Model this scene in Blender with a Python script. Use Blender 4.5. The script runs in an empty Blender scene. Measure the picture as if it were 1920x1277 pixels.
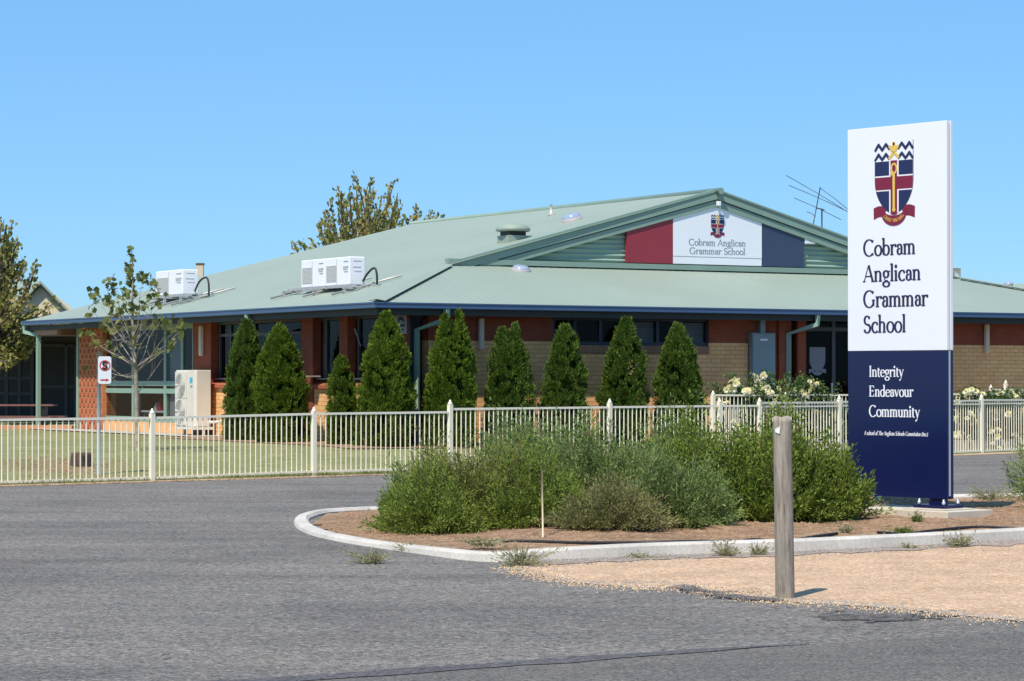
import bpy, math, random
import numpy as np
from mathutils import Matrix, Vector
R = math.radians
rnd = random.Random(7)
SC = bpy.context.scene
COL = SC.collection

# ------------------------------------------------------------------ camera, sky, sun, exposure
F = 4800.0                       # focal length in photo pixels (1920 wide)
CAM = Vector((0, 0, 1.5))
PITCH = math.atan(70.5 / F)
cam_d = bpy.data.cameras.new('camera')
cam_d.lens = 36 * F / 1920; cam_d.sensor_width = 36; cam_d.clip_start = .1; cam_d.clip_end = 3000
cam = bpy.data.objects.new('camera', cam_d); COL.objects.link(cam)
cam.location = CAM; cam.rotation_euler = (math.pi / 2 + PITCH, 0, 0)
SC.camera = cam

SUN_EL = R(56)
SUN_H = Vector((-.46, -1, 0)).normalized()          # horizontal direction towards the sun
SUN_DIR = Vector((SUN_H.x * math.cos(SUN_EL), SUN_H.y * math.cos(SUN_EL), math.sin(SUN_EL)))
world = bpy.data.worlds.new("World"); SC.world = world; world.use_nodes = True
wt = world.node_tree
for n in list(wt.nodes): wt.nodes.remove(n)
sky = wt.nodes.new('ShaderNodeTexSky'); sky.sky_type = 'NISHITA'; sky.sun_disc = False
sky.sun_elevation = SUN_EL; sky.sun_rotation = math.atan2(SUN_H.x, SUN_H.y)
sky.altitude = 100; sky.air_density = 1.0; sky.dust_density = 0.0; sky.ozone_density = 3.0
tint = wt.nodes.new('ShaderNodeMix'); tint.data_type = 'RGBA'; tint.blend_type = 'MULTIPLY'
tint.inputs['Factor'].default_value = 1
tint.inputs[7].default_value = (.56, .82, 1.14, 1)
bg = wt.nodes.new('ShaderNodeBackground'); bg.inputs[1].default_value = .10
wo = wt.nodes.new('ShaderNodeOutputWorld')
wt.links.new(sky.outputs[0], tint.inputs[6]); flat = wt.nodes.new('ShaderNodeMix'); flat.data_type = 'RGBA'; flat.inputs['Factor'].default_value = .40
flat.inputs[7].default_value = (2.55, 6.1, 10.2, 1); wt.links.new(tint.outputs[2], flat.inputs[6]); wt.links.new(flat.outputs[2], bg.inputs[0]); wt.links.new(bg.outputs[0], wo.inputs[0])
sun_d = bpy.data.lights.new('sun', 'SUN'); sun_d.energy = 4.8; sun_d.angle = R(.5); sun_d.color = (1, .93, .82)
sun = bpy.data.objects.new('sun', sun_d); COL.objects.link(sun)
sun.rotation_euler = SUN_DIR.to_track_quat('Z', 'Y').to_euler()
SC.view_settings.view_transform = 'Standard'; SC.view_settings.look = 'None'
SC.view_settings.exposure = .13; SC.view_settings.gamma = 1
SC.render.engine = 'CYCLES'
SC.cycles.max_bounces = 6; SC.cycles.transparent_max_bounces = 12

# ------------------------------------------------------------------ pixel helpers (photo pixels -> points in the place)
_s, _c = math.sin(PITCH), math.cos(PITCH)
def ray(u, v):
    x, y = (u - 960) / F, (638.5 - v) / F
    return Vector((x, _c - y * _s, _s + y * _c))
def at(u, v, d):
    r = ray(u, v); return CAM + r * (d / r.y)
def gnd(u, v, z=0.0):
    r = ray(u, v); return CAM + r * ((z - CAM.z) / r.z)
# building frame: local x runs along the front eave, local y along the left eave
RX = Vector((.8577, .5142, 0)); LY = Vector((-.5142, .8577, 0))
E0 = Vector((-2.504, 47.5, 0))
def W(a, b, z): return E0 + RX * a + LY * b + Vector((0, 0, z))
def pixA(u, v, a):                # -> (b, z) on the plane local x = a
    r = ray(u, v); q = CAM - E0
    t = (a - q.dot(RX)) / r.dot(RX); p = CAM + r * t - E0
    return p.dot(LY), p.z
def pixB(u, v, b):                # -> (a, z) on the plane local y = b
    r = ray(u, v); q = CAM - E0
    t = (b - q.dot(LY)) / r.dot(LY); p = CAM + r * t - E0
    return p.dot(RX), p.z
EAVE, PT = 2.915, .261            # eave height and roof pitch (rise over run)
def pixroof(u, v):                # -> (a, b, z) on the left roof slope
    r = ray(u, v); q = CAM - E0
    n = -RX * PT + Vector((0, 0, 1))
    t = (EAVE - n.dot(q)) / n.dot(r); p = CAM + r * t - E0
    return p.dot(RX), p.dot(LY), p.z

# ------------------------------------------------------------------ materials
def newmat(name):
    m = bpy.data.materials.new(name); m.use_nodes = True
    nt = m.node_tree
    b = nt.nodes['Principled BSDF']
    return m, nt, b
def N(nt, t, **kw):
    n = nt.nodes.new(t)
    for k, v in kw.items(): setattr(n, k, v)
    return n
def noise(nt, vec, scale, detail=4, rough=.6):
    n = N(nt, 'ShaderNodeTexNoise'); n.inputs['Scale'].default_value = scale
    n.inputs['Detail'].default_value = detail; n.inputs['Roughness'].default_value = rough
    nt.links.new(vec, n.inputs['Vector']); return n.outputs['Fac']
def ramp(nt, fac, stops):
    r = N(nt, 'ShaderNodeValToRGB'); e = r.color_ramp.elements
    while len(e) < len(stops): e.new(.5)
    for i, (p, c) in enumerate(stops):
        e[i].position = p; e[i].color = (*c, 1) if len(c) == 3 else c
    nt.links.new(fac, r.inputs[0]); return r.outputs[0]
def mixc(nt, fac, a, b, mode='MIX'):
    m = N(nt, 'ShaderNodeMix', data_type='RGBA', blend_type=mode)
    for sock, val in ((m.inputs[0], fac), (m.inputs[6], a), (m.inputs[7], b)):
        if isinstance(val, (int, float)): sock.default_value = val
        elif isinstance(val, tuple): sock.default_value = (*val, 1)
        else: nt.links.new(val, sock)
    return m.outputs[2]
def coords(nt, kind='Object'): return N(nt, 'ShaderNodeTexCoord').outputs[kind]
def bump(nt, b, h, strength=.3, dist=.02):
    n = N(nt, 'ShaderNodeBump'); n.inputs['Strength'].default_value = strength; n.inputs['Distance'].default_value = dist
    nt.links.new(h, n.inputs['Height']); nt.links.new(n.outputs[0], b.inputs['Normal'])
def plain(name, c, rough=.5, var=.12, scale=3.0, metal=0.0, spec=.5, fine=0.0):
    m, nt, b = newmat(name)
    co = coords(nt)
    f = noise(nt, co, scale, 5)
    lo = tuple(x * (1 - var) for x in c); hi = tuple(min(1, x * (1 + var)) for x in c)
    col = ramp(nt, f, [(.3, lo), (.7, hi)])
    if fine:
        f2 = noise(nt, co, scale * 22, 3)
        col = mixc(nt, 1.0, col, ramp(nt, f2, [(.3, (1 - fine,) * 3), (.7, (1, 1, 1))]), 'MULTIPLY')
    nt.links.new(col, b.inputs['Base Color'])
    b.inputs['Roughness'].default_value = rough; b.inputs['Metallic'].default_value = metal
    b.inputs['Specular IOR Level'].default_value = spec
    return m
def brick(name, c1, c2, mortar, relief=False, bw=.24, bh=.086):
    m, nt, b = newmat(name)
    uv = N(nt, 'ShaderNodeTexCoord').outputs['UV']
    t = N(nt, 'ShaderNodeTexBrick'); nt.links.new(uv, t.inputs['Vector'])
    t.inputs['Scale'].default_value = 1; t.inputs['Brick Width'].default_value = bw; t.inputs['Row Height'].default_value = bh
    t.inputs['Mortar Size'].default_value = .008; t.inputs['Mortar Smooth'].default_value = .2; t.inputs['Bias'].default_value = 0
    t.inputs['Color1'].default_value = (*c1, 1); t.inputs['Color2'].default_value = (*c2, 1); t.inputs['Mortar'].default_value = (*mortar, 1)
    f = noise(nt, uv, 1.3, 5)
    col = mixc(nt, 1.0, t.outputs['Color'], ramp(nt, f, [(.3, (.8, .8, .8)), (.7, (1.1, 1.08, 1.05))]), 'MULTIPLY')
    nt.links.new(col, b.inputs['Base Color']); b.inputs['Roughness'].default_value = .85
    inv = N(nt, 'ShaderNodeMath', operation='SUBTRACT'); inv.inputs[0].default_value = 1
    nt.links.new(t.outputs['Fac'], inv.inputs[1])
    bump(nt, b, inv.outputs[0], .5, .012)
    return m
def leafmat(name, cols, transl=.25, rough=.55):
    m, nt, b = newmat(name)
    g = N(nt, 'ShaderNodeNewGeometry').outputs['Random Per Island']
    f = noise(nt, coords(nt), 2.6, 3)
    mx = N(nt, 'ShaderNodeMath', operation='MULTIPLY_ADD'); mx.inputs[1].default_value = .6
    nt.links.new(g, mx.inputs[0]); 
    sc = N(nt, 'ShaderNodeMath', operation='MULTIPLY_ADD'); sc.inputs[1].default_value = .9; sc.inputs[2].default_value = -.25
    nt.links.new(f, sc.inputs[0]); nt.links.new(sc.outputs[0], mx.inputs[2])
    n = len(cols)
    col = ramp(nt, mx.outputs[0], [(i / max(1, n - 1), c) for i, c in enumerate(cols)])
    nt.links.new(col, b.inputs['Base Color']); b.inputs['Roughness'].default_value = rough
    b.inputs['Specular IOR Level'].default_value = .12
    if transl:
        tr = N(nt, 'ShaderNodeBsdfTranslucent'); nt.links.new(col, tr.inputs[0])
        ms = N(nt, 'ShaderNodeMixShader'); ms.inputs[0].default_value = transl
        nt.links.new(b.outputs[0], ms.inputs[1]); nt.links.new(tr.outputs[0], ms.inputs[2])
        nt.links.new(ms.outputs[0], nt.nodes['Material Output'].inputs[0])
    return m
def asphalt(name, base, chip, bumpy, warm=0.0):
    m, nt, b = newmat(name)
    co = coords(nt)
    v = N(nt, 'ShaderNodeTexVoronoi'); v.inputs['Scale'].default_value = chip; nt.links.new(co, v.inputs['Vector'])
    sepc = N(nt, 'ShaderNodeSeparateColor'); nt.links.new(v.outputs['Color'], sepc.inputs[0])
    stone = ramp(nt, sepc.outputs[0], [(0, tuple(x * .40 for x in base)), (.25, tuple(x * .82 for x in base)), (.75, tuple(x * 1.12 for x in base)),
                                       (.95, tuple(x * 1.5 for x in base)), (1, (base[0] * 1.9, base[1] * 1.8, base[2] * 1.7))])
    big = noise(nt, co, .35, 6, .65)
    mp = N(nt, 'ShaderNodeMapping'); mp.inputs['Rotation'].default_value = (0, 0, R(-32)); mp.inputs['Scale'].default_value = (.08, .9, 1)
    nt.links.new(co, mp.inputs[0])
    streak = noise(nt, mp.outputs[0], 1.6, 5, .6)
    c = mixc(nt, 1.0, stone, ramp(nt, big, [(.28, (.74, .73, .74)), (.46, (.98, .98, .98)), (.72, (1.22, 1.20, 1.17))]), 'MULTIPLY')
    c = mixc(nt, 1.0, c, ramp(nt, streak, [(.3, (.80, .80, .81)), (.55, (1.04, 1.04, 1.03)), (.7, (1.14, 1.13, 1.1))]), 'MULTIPLY')
    fine = noise(nt, co, chip * 1.7, 2)
    c = mixc(nt, 1.0, c, ramp(nt, fine, [(.35, (.82, .82, .83)), (.65, (1.1, 1.1, 1.09))]), 'MULTIPLY')
    patch = noise(nt, co, .9, 5, .7)
    c = mixc(nt, ramp(nt, patch, [(.58, (0, 0, 0)), (.75, (.35, .35, .35))]), c, (base[0] * 1.25, base[1] * 1.05, base[2] * .9))
    nt.links.new(c, b.inputs['Base Color']); b.inputs['Roughness'].default_value = .88; b.inputs['Specular IOR Level'].default_value = .25
    bump(nt, b, v.outputs['Distance'], bumpy, .02)
    return m
def soil(name, cols, scale, bumpy=.5, chips=40):
    m, nt, b = newmat(name)
    co = coords(nt)
    f = noise(nt, co, scale, 8, .7)
    c = ramp(nt, f, [(.25 + .5 * i / (len(cols) - 1), k) for i, k in enumerate(cols)])
    v = N(nt, 'ShaderNodeTexVoronoi'); v.inputs['Scale'].default_value = chips; nt.links.new(co, v.inputs['Vector'])
    sepc = N(nt, 'ShaderNodeSeparateColor'); nt.links.new(v.outputs['Color'], sepc.inputs[0])
    c = mixc(nt, 1.0, c, ramp(nt, sepc.outputs[0], [(0, (.55, .53, .5)), (.15, (.82, .82, .82)), (.8, (1.05, 1.05, 1.05)), (1, (1.4, 1.4, 1.42))]), 'MULTIPLY')
    big = noise(nt, co, scale * .12, 4)
    c = mixc(nt, 1.0, c, ramp(nt, big, [(.3, (.82, .81, .8)), (.7, (1.1, 1.1, 1.1))]), 'MULTIPLY')
    nt.links.new(c, b.inputs['Base Color']); b.inputs['Roughness'].default_value = .95; b.inputs['Specular IOR Level'].default_value = .1
    bump(nt, b, f, bumpy, .03)
    return m
def glassmat(name, tintc, refl=.09):
    m, nt, b = newmat(name)
    tr = N(nt, 'ShaderNodeBsdfTransparent'); tr.inputs[0].default_value = (*tintc, 1)
    gl = N(nt, 'ShaderNodeBsdfGlossy'); gl.inputs['Roughness'].default_value = .03
    fr = N(nt, 'ShaderNodeFresnel'); fr.inputs[0].default_value = 1.19
    ft = N(nt, 'ShaderNodeMath', operation='SUBTRACT'); ft.inputs[0].default_value = 1; nt.links.new(N(nt, 'ShaderNodeNewGeometry').outputs['Backfacing'], ft.inputs[1])
    fm = N(nt, 'ShaderNodeMath', operation='MULTIPLY'); nt.links.new(fr.outputs[0], fm.inputs[0]); nt.links.new(ft.outputs[0], fm.inputs[1])
    ms = N(nt, 'ShaderNodeMixShader'); nt.links.new(fm.outputs[0], ms.inputs[0])
    nt.links.new(tr.outputs[0], ms.inputs[1]); nt.links.new(gl.outputs[0], ms.inputs[2])
    nt.links.new(ms.outputs[0], nt.nodes['Material Output'].inputs[0])
    return m

M = {}
M['roof'] = plain('green_roof_steel', (.285, .338, .276), .6, .05, .35)
M['roof_trim'] = plain('green_trim_steel', (.215, .305, .245), .5, .06, 2)
M['gable_clad'] = plain('green_cladding', (.27, .375, .30), .5, .06, 2)
M['gutter'] = plain('blue_gutter', (.045, .095, .19), .35, .06, 2)
M['fascia'] = plain('dark_green_fascia', (.022, .028, .021), .6, .1, 2)
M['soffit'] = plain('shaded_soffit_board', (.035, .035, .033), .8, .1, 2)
M['apricot'] = plain('apricot_brick', (.78, .43, .19), .8, .1, 8)
M['tanbeam'] = plain('tan_beam', (.33, .18, .115), .6, .08, 3)
M['frame_green'] = plain('sage_green_frame', (.24, .36, .28), .45, .06, 2)
M['frame_dark'] = plain('bronze_grey_frame', (.05, .052, .056), .45, .1, 2)
M['frame_blue'] = plain('dark_blue_frame', (.018, .024, .045), .45, .1, 2)
M['cream_brick'] = brick('cream_brick', (.92, .53, .23), (.84, .45, .18), (.56, .32, .15))
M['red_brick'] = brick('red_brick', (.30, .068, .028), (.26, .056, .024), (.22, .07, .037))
M['relief_brick'] = brick('patterned_red_brick', (.56, .20, .08), (.48, .15, .06), (.56, .25, .11), bw=.13, bh=.086)
M['relief_dark'] = plain('red_header_brick', (.40, .11, .05), .85, .2, 9)
M['sill_brick'] = brick('red_sill_brick', (.45, .12, .055), (.40, .10, .05), (.38, .15, .09), bw=.086, bh=.3)
M['soldier'] = brick('soldier_course_brick', (.40, .22, .12), (.34, .17, .09), (.24, .15, .1), bw=.086, bh=.4)
M['glass'] = glassmat('window_glass', (.74, .76, .76))
M['blind'] = plain('grey_blind', (.42, .42, .45), .8, .1, 5)
M['interior'] = plain('dim_interior', (.03, .03, .03), .9, .2, 1)
M['white'] = plain('white_paint', (.80, .81, .83), .4, .02, 1)
M['signwhite'] = plain('white_sign_face', (.80, .815, .84), .35, .012, .8)
M['signblue'] = plain('navy_sign_face', (.0055, .010, .060), .22, .06, 1.2)
M['alu'] = plain('brushed_aluminium', (.62, .66, .72), .3, .05, 4, metal=.6)
M['navytext'] = plain('navy_lettering', (.022, .018, .075), .5, .02)
M['greytext'] = plain('grey_lettering', (.27, .29, .31), .5, .02)
M['whitetext'] = plain('white_lettering', (.82, .82, .84), .5, .02)
M['crestnavy'] = plain('crest_navy', (.014, .022, .085), .5, .02)
M['crestred'] = plain('crest_red', (.20, .012, .04), .5, .02)
M['crestgold'] = plain('crest_gold', (.75, .50, .10), .5, .05)
M['crestblack'] = plain('crest_outline', (.012, .012, .016), .5, .02)
M['crestwhite'] = plain('crest_white', (.80, .80, .82), .5, .02)
M['frost'] = plain('frosted_glass_decal', (.20, .21, .24), .7, .05)
M['redpanel'] = plain('maroon_panel', (.27, .028, .042), .5, .05, 1)
M['navypanel'] = plain('navy_panel', (.035, .055, .105), .5, .05, 1)
M['cream'] = plain('cream_powdercoat', (.87, .79, .61), .4, .03, 3)
M['acwhite'] = plain('white_ac_casing', (.80, .80, .84), .45, .02, 3)
M['accream'] = plain('cream_ac_casing', (.70, .65, .56), .5, .04, 3)
M['acgrille'] = plain('grey_ac_grille', (.56, .55, .52), .5, .06, 20)
M['black'] = plain('black_plastic', (.012, .013, .015), .5, .15, 6)
M['galv'] = plain('galvanised_steel', (.45, .44, .42), .45, .12, 8, metal=.3)
M['steelgreen'] = plain('grey_green_pole', (.26, .34, .35), .45, .06, 4)
M['cabinet'] = plain('blue_grey_cabinet', (.21, .28, .29), .45, .04, 2)
M['concrete'] = plain('concrete', (.62, .54, .43), .85, .10, 2.5, fine=.15)
M['kerb'] = plain('concrete_kerb', (.62, .57, .50), .85, .16, 1.6, fine=.22)
M['path'] = plain('path_concrete', (.50, .44, .37), .85, .1, 1.5, fine=.15)
M['bark'] = plain('pale_bark', (.30, .245, .19), .9, .45, 9)
M['darkbark'] = plain('dark_bark', (.12, .085, .06), .9, .3, 10)
M['stump'] = plain('stump_wood', (.085, .055, .04), .95, .4, 16)
M['twig'] = plain('brown_twig', (.20, .14, .09), .9, .3, 20)
M['cladding'] = plain('cream_cladding', (.66, .56, .38), .7, .05, 2)
M['tablewood'] = plain('red_brown_slat', (.20, .085, .07), .6, .15, 6)
M['redpaint'] = plain('red_paint', (.50, .03, .035), .5, .05)
M['skyblue'] = plain('pale_blue_sticker', (.05, .42, .65), .4, .02)
M['dome'] = plain('acrylic_dome', (.30, .36, .47), .15, .08, 4, spec=.6)
M['terracotta'] = plain('terracotta_brick', (.55, .26, .13), .8, .1, 8)
M['board'] = plain('notice_board', (.42, .37, .36), .6, .05, 6)
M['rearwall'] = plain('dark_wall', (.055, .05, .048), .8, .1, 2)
M['yellow'] = leafmat('rose_petals', [(.80, .62, .12), (.82, .72, .30), (.82, .78, .55), (.8, .78, .68)], .3)
M['asphalt'] = asphalt('weathered_chip_seal', (.182, .165, .150), 46, .55)
M['road'] = asphalt('smooth_asphalt', (.138, .125, .114), 80, .2)
M['gravel'] = soil('orange_gravel', [(.48, .31, .195), (.57, .39, .255), (.65, .48, .34)], 14, .5, 55)
M['mulch'] = soil('bark_mulch', [(.19, .115, .07), (.34, .215, .13), (.46, .32, .21)], 9, .9, 30)
M['dirt'] = soil('pale_dirt', [(.33, .23, .14), (.46, .33, .21), (.54, .42, .30)], 6, .5, 30)
M['greydirt'] = soil('grey_brown_litter', [(.24, .18, .14), (.40, .31, .25), (.54, .44, .36)], 16, .8, 45)
M['edgedirt'] = soil('fraying_seal', [(.26, .22, .185), (.40, .33, .27), (.52, .42, .33)], 12, .7, 50)
M['lawn'] = soil('mown_lawn', [(.18, .185, .07), (.26, .255, .11), (.36, .335, .18)], 3, .6, 60)
M['tarstain'] = asphalt('worn_seal', (.12, .11, .105), 46, .5)
M['dark_line'] = asphalt('painted_shadow_tar', (.105, .098, .10), 60, .3)  # dark colour of the painted road shadow, shared with one tar stain
M['chipdark'] = plain('dark_crumb', (.05, .048, .05), .9, .4, 30)
M['chipbrown'] = leafmat('bark_chip', [(.14, .08, .045), (.30, .18, .11), (.42, .28, .19)], 0, .9)
M['pebble'] = leafmat('pebble', [(.50, .28, .13), (.70, .46, .25), (.76, .60, .42)], 0, .9)
M['leafchip'] = leafmat('grey_crumb', [(.10, .10, .10), (.24, .23, .22), (.40, .36, .32)], 0, .9)
M['conifer'] = leafmat('conifer_sprays', [(.028, .055, .008), (.085, .14, .015), (.16, .235, .028), (.27, .36, .055)], .25)
M['conifer_b'] = leafmat('conifer_sprays_bluish', [(.025, .052, .009), (.072, .128, .02), (.135, .205, .034), (.235, .32, .065)], .25)
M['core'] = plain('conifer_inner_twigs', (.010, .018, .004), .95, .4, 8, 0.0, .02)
M['olive'] = leafmat('olive_leaves', [(.06, .08, .014), (.145, .20, .032), (.23, .30, .055), (.33, .40, .10)], .25)
M['olivebrown'] = leafmat('olive_brown_leaves', [(.07, .075, .018), (.165, .185, .042), (.25, .265, .07), (.36, .335, .12)], .25)
M['bluegreen'] = leafmat('blue_green_leaves', [(.065, .095, .025), (.155, .22, .062), (.235, .31, .10), (.34, .42, .17)], .25)
M['brownshrub'] = leafmat('dry_brown_leaves', [(.08, .088, .03), (.175, .18, .062), (.28, .265, .105), (.40, .36, .18)], .25)
M['bright'] = leafmat('bright_green_leaves', [(.045, .07, .012), (.13, .185, .028), (.225, .295, .05), (.34, .41, .10)], .28)
M['autumn'] = leafmat('autumn_leaves', [(.07, .08, .02), (.17, .19, .045), (.28, .28, .07), (.42, .33, .13), (.34, .35, .12)], .3)
M['autumn_b'] = leafmat('yellowing_leaves', [(.05, .06, .018), (.15, .165, .04), (.27, .265, .07), (.40, .34, .14), (.36, .26, .15)], .3)
M['plane'] = leafmat('plane_tree_leaves', [(.045, .06, .016), (.11, .135, .035), (.20, .215, .06), (.46, .36, .18)], .3)
M['rose'] = leafmat('rose_leaves', [(.03, .06, .02), (.07, .12, .035), (.13, .19, .06)], .2)
M['weed'] = leafmat('weed_blades', [(.10, .105, .05), (.22, .225, .11), (.38, .34, .20), (.50, .42, .28)], .25)
M['grass'] = leafmat('grass_blades', [(.06, .10, .02), (.12, .17, .04), (.26, .26, .10)], .25)

# bark of the bollard: vertical grain
def timber():
    m, nt, b = newmat('weathered_timber')
    co = coords(nt)
    mp = N(nt, 'ShaderNodeMapping'); mp.inputs['Scale'].default_value = (26, 26, 2.4); nt.links.new(co, mp.inputs[0])
    f = noise(nt, mp.outputs[0], 1.5, 8, .7)
    c = ramp(nt, f, [(.30, (.07, .05, .038)), (.42, (.27, .222, .172)), (.6, (.40, .345, .28)), (.75, (.52, .46, .38))])
    k = noise(nt, co, 4, 4)
    c = mixc(nt, 1.0, c, ramp(nt, k, [(.3, (.75, .75, .75)), (.7, (1.1, 1.08, 1.05))]), 'MULTIPLY')
    nt.links.new(c, b.inputs['Base Color']); b.inputs['Roughness'].default_value = .9
    bump(nt, b, f, .7, .012); return m
M['timber'] = timber()

# ------------------------------------------------------------------ object helpers
WM = {}                           # world matrix of every object that parents others
def tag(o, label=None, cat=None, group=None, kind=None):
    if label: o['label'] = label
    if cat: o['category'] = cat
    if group: o['group'] = group
    if kind: o['kind'] = kind
    return o
def empty(name, loc, label, cat, group=None, rz=0.0):
    o = bpy.data.objects.new(name, None); o.empty_display_size = .2; COL.objects.link(o)
    o.location = loc; o.rotation_euler = (0, 0, rz)
    WM[o.name] = Matrix.Translation(Vector(loc)) @ Matrix.Rotation(rz, 4, 'Z')
    return tag(o, label, cat, group)
def link(name, me, mats, parent, origin=None):
    o = bpy.data.objects.new(name, me); COL.objects.link(o)
    for m in mats: me.materials.append(m)
    if parent is not None:
        o.parent = parent; WM[o.name] = WM[parent.name]
        me.transform(WM[parent.name].inverted())
    else:
        org = Vector(origin) if origin is not None else Vector((0, 0, 0))
        o.location = org; WM[o.name] = Matrix.Translation(org)
        me.transform(Matrix.Translation(-org))
    return o

class MB:
    """collects shapes in world coordinates and links them as one mesh object"""
    def __init__(s): s.v = []; s.f = []; s.m = []; s.sm = []
    def face(s, pts, m=0, smooth=False):
        i = len(s.v); s.v += [tuple(p) for p in pts]; s.f.append(tuple(range(i, i + len(pts)))); s.m.append(m); s.sm.append(smooth)
    def hexa(s, p, m=0):          # p: 4 bottom + 4 top corners, counter-clockwise from above
        i = len(s.v); s.v += [tuple(q) for q in p]
        for f in ((3, 2, 1, 0), (4, 5, 6, 7), (0, 1, 5, 4), (1, 2, 6, 5), (2, 3, 7, 6), (3, 0, 4, 7)):
            s.f.append(tuple(i + k for k in f)); s.m.append(m); s.sm.append(False)
    def box(s, o, ax, ay, az, m=0):   # corner o and three edge vectors
        o, ax, ay, az = map(Vector, (o, ax, ay, az))
        p = [o, o + ax, o + ax + ay, o + ay]
        s.hexa(p + [q + az for q in p], m)
    def lbox(s, a0, a1, b0, b1, z0, z1, m=0):     # box in building coordinates
        p = [W(a0, b0, z0), W(a1, b0, z0), W(a1, b1, z0), W(a0, b1, z0)]
        s.hexa(p + [q + Vector((0, 0, z1 - z0)) for q in p], m)
    def tube(s, pts, r, n=8, m=0, cap=True, smooth=True):
        pts = [Vector(p) for p in pts]
        rr = r if isinstance(r, (list, tuple)) else [r] * len(pts)
        base = len(s.v); prev = None
        for k, p in enumerate(pts):
            d = (pts[min(k + 1, len(pts) - 1)] - pts[max(k - 1, 0)]).normalized()
            ref = Vector((0, 0, 1)) if abs(d.z) < .9 else Vector((1, 0, 0))
            if prev is not None: ref = prev
            x = d.cross(ref)
            if x.length < 1e-5: x = d.cross(Vector((0, 1, 0)))
            x.normalize(); y = x.cross(d).normalized(); prev = y
            for j in range(n):
                t = 2 * math.pi * j / n
                s.v.append(tuple(p + (x * math.cos(t) + y * math.sin(t)) * rr[k]))
        for k in range(len(pts) - 1):
            for j in range(n):
                a = base + k * n + j; b = base + k * n + (j + 1) % n
                s.f.append((a, b, b + n, a + n)); s.m.append(m); s.sm.append(smooth)
        if cap:
            s.f.append(tuple(base + j for j in range(n))); s.m.append(m); s.sm.append(False)
            e = base + (len(pts) - 1) * n
            s.f.append(tuple(e + n - 1 - j for j in range(n))); s.m.append(m); s.sm.append(False)
    def lathe(s, c, prof, n=16, m=0, smooth=True, jitter=None):   # prof: (radius, z)
        base = len(s.v); c = Vector(c)
        for (r, z) in prof:
            for j in range(n):
                t = 2 * math.pi * j / n
                k = 1 if jitter is None else jitter(t, z)
                s.v.append((c.x + r * k * math.cos(t), c.y + r * k * math.sin(t), c.z + z))
        for k in range(len(prof) - 1):
            for j in range(n):
                a = base + k * n + j; b = base + k * n + (j + 1) % n
                s.f.append((a, b, b + n, a + n)); s.m.append(m); s.sm.append(smooth)
        s.f.append(tuple(base + n - 1 - j for j in range(n))); s.m.append(m); s.sm.append(False)
        e = base + (len(prof) - 1) * n
        s.f.append(tuple(e + j for j in range(n))); s.m.append(m); s.sm.append(False)
    def prism(s, pts, d, m=0):        # polygon extruded along d
        d = Vector(d); pts = [Vector(p) for p in pts]; n = len(pts)
        i = len(s.v); s.v += [tuple(p) for p in pts] + [tuple(p + d) for p in pts]
        s.f.append(tuple(range(i + n - 1, i - 1, -1))); s.f.append(tuple(range(i + n, i + 2 * n)))
        s.m += [m, m]; s.sm += [False, False]
        for k in range(n):
            s.f.append((i + k, i + (k + 1) % n, i + n + (k + 1) % n, i + n + k)); s.m.append(m); s.sm.append(False)
    def build(s, name, mats, parent=None, origin=None, bevel=0.0):
        me = bpy.data.meshes.new(name)
        me.from_pydata(s.v, [], s.f)
        me.polygons.foreach_set('material_index', s.m); me.polygons.foreach_set('use_smooth', s.sm)
        uvl = me.uv_layers.new(name='UVMap').data
        for p in me.polygons:
            nrm = p.normal
            if abs(nrm.z) > .9: t = RX; b = LY
            else:
                t = Vector((-nrm.y, nrm.x, 0)).normalized(); b = Vector((0, 0, 1))
                if t.x < -.0001 and abs(t.x) > abs(t.y): t = -t
                elif abs(t.y) >= abs(t.x) and t.y < 0: t = -t
            for li in p.loop_indices:
                co = me.vertices[me.loops[li].vertex_index].co
                uvl[li].uv = (co.dot(t), co.dot(b))
        if not isinstance(mats, (list, tuple)): mats = [mats]
        o = link(name, me, mats, parent, origin)
        me.update()
        if bevel:
            bv = o.modifiers.new('bevel', 'BEVEL'); bv.width = bevel; bv.segments = 2; bv.limit_method = 'ANGLE'
        return o

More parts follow.
